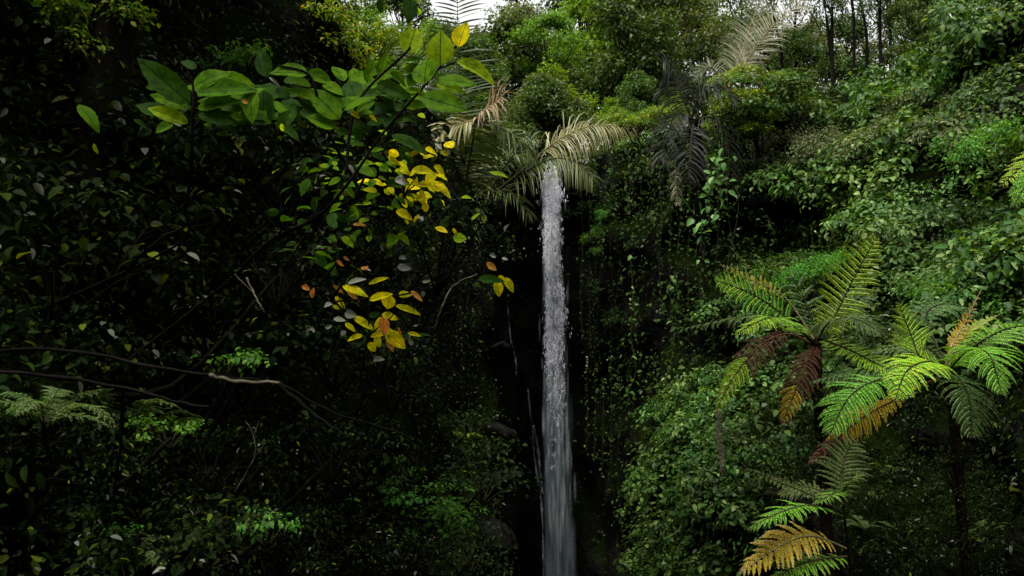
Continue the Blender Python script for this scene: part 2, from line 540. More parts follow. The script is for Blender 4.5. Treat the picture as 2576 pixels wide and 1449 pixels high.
# ------------------------------------------------------------------ waterfall
def water_mat(name, alpha, col=(.88, .87, .90), noise_scale=None, lo=.4, hi=.6, soft_uv=False, fade=None):
    m, n, l, b, out = new_mat(name)
    b.inputs["Base Color"].default_value = (*col, 1)
    b.inputs["Roughness"].default_value = .5
    b.inputs["Specular IOR Level"].default_value = .05
    t = n.new("ShaderNodeBsdfTranslucent"); t.inputs[0].default_value = (*col, 1)
    ms = n.new("ShaderNodeMixShader"); ms.inputs[0].default_value = .45
    l.new(b.outputs[0], ms.inputs[1]); l.new(t.outputs[0], ms.inputs[2])
    tr = n.new("ShaderNodeBsdfTransparent")
    mt = n.new("ShaderNodeMixShader")
    l.new(tr.outputs[0], mt.inputs[1]); l.new(ms.outputs[0], mt.inputs[2])
    def mul(a, bb):
        k = n.new("ShaderNodeMath"); k.operation = 'MULTIPLY'
        for i, q in enumerate((a, bb)):
            if isinstance(q, (int, float)): k.inputs[i].default_value = q
            else: l.new(q, k.inputs[i])
        return k.outputs[0]
    a = alpha
    if noise_scale:
        tc = n.new("ShaderNodeTexCoord")
        mp = n.new("ShaderNodeMapping"); mp.inputs["Scale"].default_value = noise_scale
        l.new(tc.outputs["Object"], mp.inputs[0])
        nz = n.new("ShaderNodeTexNoise"); nz.inputs["Scale"].default_value = 1; nz.inputs["Detail"].default_value = 5
        l.new(mp.outputs[0], nz.inputs["Vector"])
        r = ramp(n, [(lo, (0, 0, 0)), (hi, (1, 1, 1))]); l.new(nz.outputs[0], r.inputs[0])
        a = mul(r.outputs[0], a)
    if soft_uv:
        uv = n.new("ShaderNodeUVMap"); sx = n.new("ShaderNodeSeparateXYZ"); l.new(uv.outputs[0], sx.inputs[0])
        for k in (0, 1):
            s = n.new("ShaderNodeMath"); s.operation = 'SINE'
            l.new(mul(sx.outputs[k], math.pi), s.inputs[0])
            a = mul(s.outputs[0], a)
    if isinstance(a, (int, float)): mt.inputs[0].default_value = a
    else: l.new(a, mt.inputs[0])
    l.new(mt.outputs[0], out.inputs[0])
    return m


M_FOAM = water_mat("white_falling_water", .5, (.88, .87, .93))
M_CORE = water_mat("water_core", .18, (.74, .75, .80), (6, 6, 1.3), .40, .64)
M_MIST = water_mat("fine_falling_spray", .15, (.66, .71, .75), soft_uv=True)
rng = np.random.default_rng(11)
LIPW = P(1383, 430, 25.8)
Z_TOP, Z_BOT = LIPW.z, 0.7


def fall_axis(t):
    return np.stack([LIPW.x + 0.25 * t, LIPW.y - 0.75 * np.minimum(1, np.sqrt(t + .02)) * 1.0, Z_TOP + (Z_BOT - Z_TOP) * t], -1)


M_VEIL = water_mat("shade_blue_misty_veil", .045, (.42, .52, .57), soft_uv=True)  # mist low in the fall; its dark blue also paints the shade there
mb = MB()
# foam clumps: stretched drops gathered in ragged clots, thick near the lip and thinning downwards
octv = np.array([(0, 0, 1), (1, 0, .1), (0, 1, 0), (-1, 0, -.1), (0, -1, 0), (0, 0, -1.6)])
octf = np.array([(0, 1, 2), (0, 2, 3), (0, 3, 4), (0, 4, 1), (5, 2, 1), (5, 3, 2), (5, 4, 3), (5, 1, 4)])
pos, sz = [], []
NCL = 9500
tt = np.minimum(rng.beta(.9, 3.6, NCL), rng.uniform(.25, .62, NCL))
surge = lambda t: .55 + .45 * np.sin(t * 61 + 1.3 * np.sin(t * 23)) * np.sin(t * 37 + 2)
for t in tt:
    w = (.20 + .09 * t) * (1 + .10 * math.sin(t * 43) + .08 * math.sin(t * 19 + 1))
    c = fall_axis(np.array(t))
    g = rng.normal() * .50
    c = c + np.array((g * w + .03 * math.sin(t * 27), rng.normal() * .12, 0))
    if abs(g) > .9 and rng.uniform() < .5: continue
    if rng.uniform() > .45 + .55 * surge(t): continue
    k = int(rng.integers(2, 9))
    s = rng.uniform(.005, .012, k) * (1.15 - .45 * t)
    pp = c + rng.normal(size=(k, 3)) * np.array((.022, .03, .055))
    pos.append(pp)
    sz.append(np.stack([s, s, s * rng.uniform(1.2, 4.5, k)], -1))
pos = np.concatenate(pos); sz = np.concatenate(sz)
V = pos[:, None, :] + octv[None] * sz[:, None, :]
F = (octf[None] + (np.arange(len(pos)) * 6)[:, None, None]).reshape(-1, 3)
mb.add(V.reshape(-1, 3), [F], 0)
# translucent core
for rr, n0 in ((.36, 24),):
    ts = np.linspace(0, .5, 60)
    ax = fall_axis(ts)
    a = np.arange(n0) / n0 * 2 * np.pi
    w = (.20 + .11 * ts) * rr
    wob = 1 + .12 * np.sin(a[None] * 3 + ts[:, None] * 17 + rr * 9) + .08 * np.sin(a[None] * 7 - ts[:, None] * 31)
    Vc = ax[:, None] + (w[:, None] * wob)[..., None] * np.stack([np.cos(a), np.sin(a) * .7, 0 * a], -1)[None]
    q = [(i * n0 + j, i * n0 + (j + 1) % n0, (i + 1) * n0 + (j + 1) % n0, (i + 1) * n0 + j) for i in range(59) for j in range(n0)]
    mb.add(Vc.reshape(-1, 3), [np.array(q)], 1)
# spray streaks
NSK = 2000
t = rng.beta(.8, 2.6, NSK)
c = fall_axis(t)
w = .21 + .19 * t
c[:, 0] += rng.normal(size=NSK) * .46 * w
c[:, 1] += rng.normal(size=NSK) * .25
hl = rng.uniform(.15, .55, NSK) * (.6 + .8 * t); hw = rng.uniform(.014, .05, NSK) * (.7 + .8 * t)
ang = rng.uniform(-.9, .9, NSK)
dx = np.stack([np.cos(ang) * hw, np.sin(ang) * hw, 0 * hw], -1)
dz = np.stack([0 * hl, 0 * hl, hl], -1)
t2 = rng.beta(2.2, .9, 700); c2 = fall_axis(t2); c2[:, 0] += rng.normal(size=700) * .40 * (.22 + .20 * t2); c2[:, 1] += rng.normal(size=700) * .2
h2 = rng.uniform(.5, 1.3, 700); w2 = rng.uniform(.05, .13, 700); a2 = rng.uniform(-.6, .6, 700)
c = np.concatenate([c, c2]); hl = np.concatenate([hl, h2]); NSK += 700
dx = np.concatenate([dx, np.stack([np.cos(a2) * w2, np.sin(a2) * w2, 0 * w2], -1)]); dz = np.stack([0 * hl, 0 * hl, hl], -1)
V = np.stack([c - dx - dz, c + dx - dz, c + dx + dz, c - dx + dz], 1)
for lo_, hi_, mi_ in ((0, NSK - 700, 2), (NSK - 700, NSK, 3)):
    k_ = hi_ - lo_
    mb.add(V[lo_:hi_].reshape(-1, 3), [np.arange(k_ * 4).reshape(-1, 4)], mi_, np.tile([(0, 0), (1, 0), (1, 1), (0, 1)], (k_, 1)))
wf = link("waterfall", mb.mesh("waterfall", [M_FOAM, M_CORE, M_MIST, M_VEIL], use_uv=True, smooth=True))
tag(wf, "tall narrow white waterfall dropping down the dark gorge wall", "waterfall", kind='structure')

# thin side stream running down the rock left of the fall
M_TRICK = water_mat("thin_stream", .32, (.5, .54, .6), (9, 9, 2.0), .36, .6)
mb = MB()
for path, wd in (([(1328, 980), (1333, 1030), (1340, 1085), (1342, 1130), (1350, 1190), (1360, 1250), (1365, 1320), (1366, 1400), (1366, 1460), (1364, 1540)], .035),
                 ([(1341, 1070), (1352, 1120), (1358, 1180), (1364, 1240)], .05), ([(1262, 700), (1275, 760), (1284, 850), (1296, 900), (1300, 950)], .03)):
    pp = []
    for (x, y) in path:
        loc, nor = hit(x, y)
        pp.append(np.array(loc) + np.array((0, -.12, 0)) if loc is not None else np.array(P(x, y, 24)))
    pp = np.array(pp)
    pp[:, 1] = np.minimum(pp[:, 1], np.median(pp[:, 1]) + .3)
    cp = catmull(pp, 50)
    tube(mb, cp, wd * (.5 + .5 * np.abs(np.sin(np.arange(50) * .37))), 6)
tag(link("side_stream", mb.mesh("side_stream", [M_TRICK], smooth=True)), "thin pale trickle running down the rock left of the waterfall", "stream", kind='structure')


# ------------------------------------------------------------------ shrub builder
def shrub_meshes(name, mat, tpl, leaf, n, seed, nb=15, flat=.8, spread=1.0, down=.6, stem=M_STEM, inner=.5):
    r = np.random.default_rng(seed)
    mbf, mbs = MB(), MB()
    cs, rs = [], []
    for k in range(nb):
        a = r.uniform(0, 2 * np.pi); e = r.uniform(0.0, 1.0)
        rad_ = spread * math.sqrt(r.uniform(.05, 1))
        cs.append((math.cos(a) * rad_, math.sin(a) * rad_, flat * (.25 + .7 * math.sqrt(max(0, 1 - rad_ ** 2)) * r.uniform(.55, 1))))
        rs.append(r.uniform(.15, .40))
    cs = np.array(cs); rs = np.array(rs)
    w = rs ** 2 / (rs ** 2).sum()
    kk = r.choice(nb, n, p=w)
    d = nrm(rand_dir(n, r) * np.array((1, 1, .8)) + np.array((0, 0, .45)))
    shell = np.where(r.uniform(size=n) < inner, r.uniform(.3, .9, n), r.uniform(.85, 1.1, n))
    p = cs[kk] + d * (rs[kk] * shell)[:, None] * np.array((1, 1, .85)) + r.normal(size=(n, 3)) * .06
    nn = d * .55 + np.array((0, 0, .8)) + r.normal(size=(n, 3)) * .38
    tp = d * np.array((1, 1, .2)) + np.array((0, 0, -down)) + r.normal(size=(n, 3)) * .5
    scatter(mbf, tpl, p, nn, tp, leaf * r.uniform(.4, 1.3, n))
    for k in range(nb):
        top = cs[k]
        mid = top * .5 + np.array((r.normal() * .08, r.normal() * .08, .05))
        pts = catmull([(0, 0, -.25), mid, top], 7)
        tube(mbs, pts, np.linspace(.014, .005, 7), 5)
    return mbf.mesh(name + "_foliage", [mat]), mbs.mesh(name + "_stem", [stem])


SP = {}
def species(key, mat, tpl, leaf, n, variants=4, **kw):
    SP[key] = [shrub_meshes(key, mat, tpl, leaf, n, 100 + 17 * i + sum(map(ord, key)), **kw) for i in range(variants)]


species("creeper", M_CREEP, T6, .15, 460)
species("greyleaf", M_GREY, T6, .16, 380)
species("lime", M_LIME, T6, .14, 620, variants=3)
species("fine", M_FINE, T2, .085, 1700, variants=3, nb=11)
species("sprig", M_FINE, T6, .20, 120, variants=3, nb=8)
species("olivebush", M_TREEO, T2, .10, 1300, variants=3)
species("bigleaf", M_CREEP, T6, .25, 130, variants=3)
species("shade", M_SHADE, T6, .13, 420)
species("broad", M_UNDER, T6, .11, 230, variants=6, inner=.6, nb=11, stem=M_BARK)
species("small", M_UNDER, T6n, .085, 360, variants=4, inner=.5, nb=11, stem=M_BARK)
SEEDN = [0]
RANK = {1: [""], 2: ["higher of two", "lower of two"], 3: ["highest of three", "middle of three", "lowest of three"]}
ORD = ["highest", "second highest", "third highest", "fourth highest", "fifth highest", "sixth highest", "seventh highest", "eighth highest"]
NUM = {4: "four", 5: "five", 6: "six", 7: "seven", 8: "eight"}


def rank_word(i, n):
    if n in RANK: return RANK[n][i]
    if i == n - 1: return "lowest of " + NUM[n]
    return ORD[i] + " of " + NUM[n]


def place_shrub(key, loc, nor, r, label, group, tilt=.45, sink=.25, cat="shrub", name="shrub", rooted=True):
    SEEDN[0] += 1
    rr = random.Random(SEEDN[0])
    fo, st = SP[key][SEEDN[0] % len(SP[key])]
    loc = Vector(loc)
    up = (Vector((0, 0, 1)) * (1 - tilt) + Vector(nor) * tilt).normalized()
    root = thing(name, loc - up * sink * r, label, cat, group)
    M = up.to_track_quat('Z', 'Y').to_matrix().to_4x4() @ Matrix.Rotation(rr.uniform(0, 6.28), 4, 'Z')
    root.rotation_euler = M.to_euler()
    root.scale = (r * rr.uniform(.9, 1.15), r * rr.uniform(.9, 1.15), r * rr.uniform(.8, 1.1))
    link("foliage", fo, root); link("stem", st, root)
    g = near(root.location)
    if rooted and (g - root.location).length > .22 * r:          # stands clear of the slope: a bent main stem roots it there
        Mw = Matrix.LocRotScale(root.location, root.rotation_euler.to_quaternion(), root.scale).inverted()
        a = root.location
        mid = a * .45 + g * .55 + Vector((0, 0, -.25 * (g - a).length))
        q_ = near(mid)
        mm = MB()
        tube(mm, catmull([tuple(Mw @ (a + up * .15 * r)), tuple(Mw @ mid), tuple(Mw @ (g + (g - a) * .12))], 9), np.linspace(.012, .024, 9) / r, 5)
        link("stem", mm.mesh("rooting_stem", [M_BARK]), root)
    return root


def region(key, cx, cy, rx, ry, n, r0, r1, phrase, where, group, depth=None, cat="shrub", tilt=.45, sink=.25, name="shrub", rooted=True):
    """n plants of one kind inside an ellipse of the slope, each labelled by how high it stands among them"""
    rr = random.Random(int(cx * 7 + cy))
    pts = []
    for k in range(n):
        best = None
        for _ in range(14):
            a, q = rr.uniform(0, 6.283), math.sqrt(rr.uniform(0, 1))
            c = (cx + rx * q * math.cos(a), cy + ry * q * math.sin(a))
            dd = min([math.hypot((c[0] - p[0]), (c[1] - p[1]) * 1.3) for p in pts] or [999])
            if best is None or dd > best[0]: best = (dd, c)
        pts.append(best[1])
    if depth is None and key not in ('shade', 'small'):
        pts = [p for p in pts if all(((p[0] - h[0]) / h[2]) ** 2 + ((p[1] - h[1]) / h[3]) ** 2 > .55 for h in HOLLOWS)]
    n = len(pts)
    if name == 'shrub':
        name = 'creeper' if 'creeper' in phrase else 'undergrowth_plant' if 'plant' in phrase or 'undergrowth' in phrase else 'shrub'
        cat = name.replace('_', ' ')
    pts.sort(key=lambda p: p[1])
    for i, (px, py) in enumerate(pts):
        if depth is None:
            loc, nor = hit(px, py)
            if loc is None: continue
        else:
            dh, nh = hit_depth(px, py)
            dd = rr.uniform(*depth)
            nor = Vector((0, -.5, .8)).normalized()
            if dd > dh - .15:
                dd, nor = dh - .05, nh
            loc = P(px, py, dd)
        rk = rank_word(i, n)
        lab = (rk + " " if rk else "") + phrase + " " + where
        place_shrub(key, loc, nor, rr.uniform(r0, r1), lab, group if n > 1 else None, tilt, sink, cat, name, rooted)


# ------------------------------------------------------------------ right slope: creeper mounds and shrubs
GR = "creeper mounds on the slope"
region("lime", 1900, 225, 80, 35, 7, .35, .5, "yellow green creeper", "beside the grey upright palm frond", GR, depth=(20.6, 21.2))
region("lime", 1855, 300, 70, 55, 8, .32, .48, "lime creeper with yellow leaves", "right of the dark palm", GR, depth=(20.0, 20.6))
region("lime", 1625, 305, 70, 28, 7, .3, .45, "yellow leaved creeper", "on the rim between two palms", GR, depth=(22.3, 23.2))
region("creeper", 1960, 260, 60, 60, 4, .6, .8, "green creeper mound", "between the lime creepers and the dark hump", GR, depth=(19.6, 20.4))
region("creeper", 1640, 350, 90, 25, 4, .5, .7, "dark leaved creeper", "hanging over the rim right of the waterfall", GR)
region("fine", 1880, 330, 40, 60, 3, .6, .8, "vivid green bush", "below the lime creeper", GR)
region("creeper", 2060, 130, 90, 45, 4, .8, 1.05, "deep green creeper mound", "under the thin dark trunks", GR)
region("creeper", 2080, 240, 80, 60, 5, .8, 1.0, "dark creeper mound", "covering the rounded dark hump", GR)
region("creeper", 2230, 210, 70, 60, 4, .8, 1.1, "mid green creeper mound", "on the upper slope right of the hump", GR)
region("creeper", 2400, 180, 120, 60, 5, .8, 1.1, "leafy creeper mound", "on the upper right slope", GR)
region("creeper", 2480, 60, 100, 50, 4, .9, 1.2, "green bush", "at the top right of the slope", GR)
region("greyleaf", 2200, 310, 80, 40, 3, .7, .95, "grey green creeper mound", "in the middle of the slope", GR)
region("olivebush", 2390, 300, 60, 50, 3, .7, .9, "fine leaved green bush", "among the upper right creepers", GR)
region("creeper", 2500, 280, 80, 60, 4, .7, 1.0, "broad leaved creeper", "near the right edge of the slope", GR)
region("olivebush", 2030, 385, 70, 30, 3, .65, .85, "yellowish bush", "below the dark hump", GR)
region("olivebush", 2170, 375, 60, 30, 2, .65, .85, "olive fine leaved bush", "beside the yellowish bushes", GR)
region("greyleaf", 2200, 420, 110, 40, 5, .7, .95, "pale green creeper mound", "midway down the slope", GR)
region("creeper", 2060, 460, 90, 40, 5, .65, .9, "drooping dark creeper", "above the black hollow", GR)
region("fine", 2440, 390, 50, 35, 2, .6, .8, "bright green bush", "on the right slope above a dark gap", GR)
region("greyleaf", 2170, 530, 110, 50, 6, .6, .85, "silvery leaved creeper mound", "above the tall fern frond", GR)
region("greyleaf", 2310, 590, 80, 50, 5, .55, .8, "pale leaved creeper", "right of the tall fern frond", GR)
region("creeper", 2500, 470, 60, 50, 3, .6, .8, "dark leafy creeper", "beside the dark gap at right", GR)
region("shade", 2450, 560, 80, 60, 5, .55, .8, "sparse dark creeper", "inside the dark gap at right", GR)
region("fine", 2050, 675, 60, 35, 3, .5, .65, "bright bushy plant", "behind the left tree fern", GR)
region("creeper", 2280, 690, 90, 40, 5, .5, .7, "pale veined creeper", "between the two tree ferns", GR)
region("fine", 2430, 760, 90, 30, 4, .5, .65, "fresh green bush", "behind the right tree fern", GR)
region("creeper", 2530, 650, 60, 60, 4, .55, .75, "green creeper", "above the right tree fern", GR)
region("greyleaf", 2380, 700, 80, 30, 3, .45, .6, "light green creeper", "just above the right tree fern", GR)
region("shade", 1950, 620, 110, 70, 6, .55, .8, "thin dark creeper", "in the black hollow of the slope", GR)
region("creeper", 1880, 760, 90, 60, 5, .5, .7, "dim green creeper", "left of the left tree fern", GR)
region("small", 1760, 820, 80, 110, 6, .5, .65, "dark creeper", "on the wall below the drooping palm", GR)
region("creeper", 1900, 960, 100, 70, 6, .5, .7, "shaded green creeper", "below the brown dead fern fronds", GR)
region("creeper", 1740, 1020, 90, 60, 6, .5, .7, "leafy creeper", "on the lower slope right of the waterfall", GR)
region("creeper", 1790, 1130, 130, 60, 7, .5, .7, "green leafy bush", "around the pale hanging roots", GR)
region("creeper", 1720, 1240, 120, 60, 7, .5, .7, "bright leafy bush", "bulging toward the waterfall foot", GR)
region("creeper", 1740, 1370, 140, 60, 7, .5, .7, "low leafy bush", "at the bottom right of the waterfall", GR)
region("shade", 1950, 1180, 80, 90, 5, .45, .6, "dim creeper", "left of the small fern", GR)
region("small", 2250, 1200, 110, 90, 7, .4, .6, "dark creeper", "in shade under the right tree fern", GR)
region("small", 2420, 1250, 120, 130, 7, .4, .6, "dark small leaved plant", "in the deep shade at bottom right", GR)
region("small", 2250, 1390, 130, 50, 6, .4, .55, "dark low plant", "right of the yellow fern frond", GR)
region("small", 2100, 1040, 80, 60, 4, .4, .55, "dull creeper", "behind the withered fern frond", GR)
region("shade", 1560, 640, 60, 160, 5, .35, .5, "dark leafy creeper", "on the wall right of the waterfall", GR)
region("fine", 1510, 590, 30, 60, 3, .35, .5, "feathery green plant", "hanging on the wall beside the waterfall", GR)
region("small", 1560, 900, 60, 120, 6, .35, .5, "small dark plant", "on wet rock right of the waterfall", GR)
region("shade", 1330, 425, 40, 15, 3, .45, .6, "dark bush", "at the left edge of the waterfall lip", GR, depth=(25.2, 26.4))
region("shade", 1450, 415, 35, 15, 3, .45, .6, "dark bush", "at the right edge of the waterfall lip", GR, depth=(25.2, 26.4))
region("shade", 1470, 480, 50, 50, 4, .4, .55, "dim leafy plant", "at the lip right of the waterfall", GR)
region("small", 1640, 470, 90, 60, 6, .5, .7, "shadowed creeper", "under the rim between two palms", GR)
region("small", 1540, 1150, 50, 120, 5, .3, .45, "tiny dark plant", "on the rock foot right of the waterfall", GR)

region("creeper", 2250, 50, 70, 40, 4, .7, 1.0, "dark green bush", "under the slender trees on the slope top", GR)
region("creeper", 2330, 110, 60, 40, 3, .7, 1.0, "leafy green bush", "near the top of the right slope", GR)
region("creeper", 2180, 120, 60, 40, 4, .7, .9, "creeper", "right of the dark trunk on the slope top", GR)
region("fine", 2350, 240, 70, 40, 3, .6, .8, "soft green bush", "above the fine leaved bushes on the slope", GR)
region("small", 2430, 1000, 130, 60, 6, .4, .6, "dark plant", "just under the right tree fern", GR)
region("creeper", 2500, 760, 70, 60, 4, .5, .7, "green creeper", "behind the far right fern frond", GR)
region("shade", 2460, 880, 90, 60, 5, .5, .7, "dark creeper", "behind the right tree fern crown", GR)
region("shade", 2200, 850, 90, 50, 5, .5, .7, "dim creeper", "between the two tree fern crowns", GR)

region("bigleaf", 2150, 300, 200, 120, 5, .7, .9, "large leaved vine plant", "climbing among the upper creepers", GR)
region("bigleaf", 2380, 600, 150, 110, 5, .5, .7, "large leaved plant", "above the right tree fern", GR)
region("bigleaf", 1850, 1080, 150, 120, 5, .45, .6, "large leaved plant", "on the lower slope near the hanging roots", GR)
region("bigleaf", 2080, 940, 90, 60, 3, .4, .55, "large leaved plant", "behind the rusty hanging frond", GR)

# ground cover of small creeping leaves over the whole gorge wall
rng = np.random.default_rng(5)
fidx = QH[: (n_wall + 2) * NS]
Gv = G.reshape(-1, 3)
A, B, Cc, D = (Gv[fidx[:, k]] for k in range(4))
fn = np.cross(C_ := (Cc - A), D - B)
area = np.linalg.norm(fn, axis=1) / 2
cen = (A + B + Cc + D) / 4
fnn = nrm(fn)
inw = np.stack([.5 - cen[:, 0], 9 - cen[:, 1], 0 * cen[:, 0]], -1)
fnn *= np.where((fnn * nrm(inw)).sum(-1) + fnn[:, 2] * .6 < 0, -1, 1)[:, None]
dcam = np.linalg.norm(cen - np.array((0, 0, CAM_Z)), axis=1)
vis = np.zeros(len(cen))
for k in np.nonzero((cen[:, 1] > 2) & (cen[:, 1] < 32))[0]:
    tgt = Vector(cen[k] + fnn[k] * .15)
    for ex in (0, -2.5, 2.5):
        e = CC + Vector((ex, 0, 0))
        dv = tgt - e
        h = BVH.ray_cast(e, dv.normalized(), dv.length - .25)
        if h[0] is None:
            vis[k] = 1; break
bare = (np.abs(cen[:, 0] - 1.2) < 1.7) & (cen[:, 1] > 20)
wgt = area * vis * np.minimum(2.2, (12 / dcam) ** 1.3) * np.where(bare, .12, 1) * np.where((cen[:, 0] > 1.2) & (cen[:, 0] < 4.6) & (cen[:, 1] > 14.5) & (cen[:, 2] < 14), .55, 1)


def cover(name, n, mat, tpl, size, wsel, label):
    p = wsel / wsel.sum()
    k = rng.choice(len(p), n, p=p)
    u, v = rng.uniform(size=(n, 1)), rng.uniform(size=(n, 1))
    pp = (A[k] * (1 - u) + B[k] * u) * (1 - v) + (D[k] * (1 - u) + Cc[k] * u) * v
    pp = pp + fnn[k] * np.abs(rng.normal(size=(n, 1))) * .16
    nn = fnn[k] * .5 + np.array((0, 0, .7)) + rng.normal(size=(n, 3)) * .45
    tp = fnn[k] * .6 + np.array((0, 0, -.6)) + rng.normal(size=(n, 3)) * .5
    mb_ = MB()
    scatter(mb_, tpl, pp, nn, tp, size * rng.uniform(.5, 1.3, n))
    return tag(link(name, mb_.mesh(name, [mat])), label, "ground cover", kind='stuff')


low = (cen[:, 1] < 12.5) & (cen[:, 2] < 7.6)
cover("shade_coloured_undergrowth", 26000, M_UNDER, T6n, .075, wgt * (cen[:, 0] > 1.2) * low, "undergrowth coloured dark for shade low on the right bank under the tree ferns")  # darker leaf colour paints the shade beneath the ferns
cover("creeping_leaves", 42000, M_SHADE, T6, .12, wgt * (cen[:, 0] > 1.2) * ~low, "carpet of green creeping leaves over the right gorge wall")  # dark leaf colour gives the hollows painted shade
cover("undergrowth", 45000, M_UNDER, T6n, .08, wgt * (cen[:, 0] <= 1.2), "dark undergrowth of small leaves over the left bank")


# ------------------------------------------------------------------ trees
def tree_meshes(name, seed, H, cw, mat, leaf, nleaf, nclump=46, bottom=.3, tpl=T2, clump=(.55, 1.15), lean=.06, bark=M_BARK, r0=.16, flat=.7):
    r = np.random.default_rng(seed)
    mt, mc = MB(), MB()
    top = np.array((r.normal() * lean * H, r.normal() * lean * H, H * .9))
    tr = catmull([(0, 0, -.5), (r.normal() * .03 * H, r.normal() * .03 * H, H * .35), top * np.array((.7, .7, .7)), top], 14)
    tube(mt, tr, np.linspace(r0, .03, 14), 7)
    cl = []
    for k in range(nclump):
        h = bottom + (1 - bottom) * r.uniform(0, 1) ** .8
        env = math.sin(math.pi * min(1, max(.12, (h - bottom) / (1 - bottom) * .75 + .2)))
        a = r.uniform(0, 6.283); q_ = cw * env * math.sqrt(r.uniform(.08, 1))
        base = tr[min(13, int(h * 13))]
        c = np.array((base[0] + math.cos(a) * q_, base[1] + math.sin(a) * q_, h * H))
        cl.append(c)
        if k % 2 == 0:
            st = tr[max(2, min(12, int(h * 13 * .82)))]
            mid = (st + c) / 2 + np.array((0, 0, -.04 * H + r.normal() * .1))
            tube(mt, catmull([st, mid, c], 7), np.linspace(.055 * r0 / .16, .012, 7), 5)
    cl = np.array(cl)
    cr = r.uniform(clump[0], clump[1], nclump)
    w = cr ** 2 / (cr ** 2).sum()
    kk = r.choice(nclump, nleaf, p=w)
    d = nrm(rand_dir(nleaf, r) + np.array((0, 0, .25)))
    p = cl[kk] + d * (cr[kk] * r.uniform(.25, 1.12, nleaf))[:, None] * np.array((1, 1, flat))
    nn = d * .5 + np.array((0, 0, .75)) + r.normal(size=(nleaf, 3)) * .5
    tp = d * np.array((1, 1, .1)) + np.array((0, 0, -.45)) + r.normal(size=(nleaf, 3)) * .5
    scatter(mc, tpl, p, nn, tp, leaf * r.uniform(.6, 1.3, nleaf))
    return mt.mesh(name + "_trunk", [bark]), mc.mesh(name + "_crown", [mat]), H


TR = {
    "dense": tree_meshes("dense", 1, 10, 2.6, M_TREE, .26, 9000, 60, .12),
    "denseb": tree_meshes("denseb", 2, 10, 3.0, M_TREE, .24, 9000, 64, .10),
    "olive": tree_meshes("olive", 3, 10, 2.2, M_TREEO, .19, 6500, 60, .25, clump=(.4, .8)),
    "bright": tree_meshes("bright", 4, 10, 2.4, M_TREEB, .24, 8500, 56, .12),
    "umbrella": tree_meshes("umbrella", 5, 10, 2.3, M_TREEB, .17, 5200, 34, .74, clump=(.5, .85), flat=.55),
    "thin": tree_meshes("thin", 6, 14, 2.3, M_TREE, .22, 3600, 46, .34, clump=(.4, .9), r0=.17),
    "thinb": tree_meshes("thinb", 7, 14, 2.0, M_TREE, .20, 2600, 38, .38, clump=(.4, .8), r0=.15),
    "scrub": tree_meshes("scrub", 12, 6, 2.3, M_TREE, .19, 9000, 70, .03, clump=(.3, .75), flat=.9, r0=.09),
    "scrubb": tree_meshes("scrubb", 13, 6, 2.0, M_TREEB, .17, 8000, 60, .05, clump=(.3, .7), flat=.9, r0=.08),
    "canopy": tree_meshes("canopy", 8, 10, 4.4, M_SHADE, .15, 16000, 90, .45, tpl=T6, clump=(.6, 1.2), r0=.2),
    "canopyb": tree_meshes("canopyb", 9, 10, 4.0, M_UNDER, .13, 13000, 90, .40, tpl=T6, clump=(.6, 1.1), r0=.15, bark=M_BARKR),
}


def place_tree(key, px, pytop, d, wmul, label, group="trees on the rim", rot=None, at=None, top=None):
    SEEDN[0] += 1
    rr = random.Random(SEEDN[0] * 3 + 1)
    mt, mc, H = TR[key]
    pt = P(px, pytop, d) if at is None else Vector((at[0], at[1], top))
    bz = ground_z(pt.x, pt.y)
    s = (pt.z - bz) / (H * .98)
    root = thing("tree", (pt.x, pt.y, bz - .1), label, "tree", group)
    root.rotation_euler = (0, 0, rr.uniform(0, 6.28) if rot is None else rot)
    root.scale = (s * wmul, s * wmul, s)
    link("trunk", mt, root); link("crown", mc, root)
    return root


place_tree("bright", 930, -40, 29, 1.0, "bright green tree behind the big foreground leaves")
place_tree("dense", 810, -160, 25, 1.1, "dark green tree above the left bank")
place_tree("dense", 1010, -60, 33, .95, "green tree left of the upright palm frond")
place_tree("olive", 1265, 25, 38, .9, "grey olive tree under the brightest patch of sky")
place_tree("umbrella", 1352, 45, 33, .95, "umbrella shaped yellow green tree above the waterfall")
place_tree("olive", 1330, 165, 29, 1.15, "small olive tree just behind the waterfall lip")
place_tree("olive", 1400, 20, 40, .9, "faint olive tree behind the umbrella shaped tree")
place_tree("bright", 1475, -20, 35, .9, "leafy tree right of the umbrella shaped tree")
place_tree("scrubb", 1450, 170, 29.5, 1.1, "low bright green tree above the tan palm frond")
place_tree("dense", 1560, -60, 32, 1.0, "big dark tree in the middle of the rim")
place_tree("denseb", 1650, -110, 34, .9, "tall dark tree left of the grey palm frond")
place_tree("scrub", 1600, 190, 28, 1.1, "low dark tree behind the yellow leaved creepers")
place_tree("olive", 1760, -60, 37, .9, "pale leafed tree behind the drooping palm")
place_tree("thin", 1870, -170, 34, .85, "slender tree behind the grey palm frond")
place_tree("thinb", 1990, -200, 32, .85, "slender dark tree right of the grey palm frond")
place_tree("thin", 2075, -260, 29, .75, "thin trunked tree against the bright sky gap")
place_tree("thinb", 2145, -240, 30, .8, "second thin trunked tree against the bright sky gap")
place_tree("thinb", 2205, -260, 27, .85, "dark trunked tree at the right of the sky gap")
place_tree("dense", 2290, -200, 26, .75, "leafy tree at the head of the right slope")
place_tree("bright", 2400, -150, 23, .7, "light green tree at the top right corner")
place_tree("dense", 2560, -220, 21, .8, "dark tree at the top right corner")
place_tree("dense", 1700, -40, 42, 1.1, "far dark tree behind the middle of the rim")
place_tree("denseb", 1130, 60, 42, .8, "far tree behind the upright palm frond")
place_tree("olive", 1205, 75, 45, 1.1, "far pale tree behind the end on palm frond")
place_tree("scrub", 1265, 70, 35, 1.1, "low dark tree left of the small olive tree")
place_tree("scrub", 1375, 205, 27.5, 1.1, "low leafy tree close behind the waterfall lip")
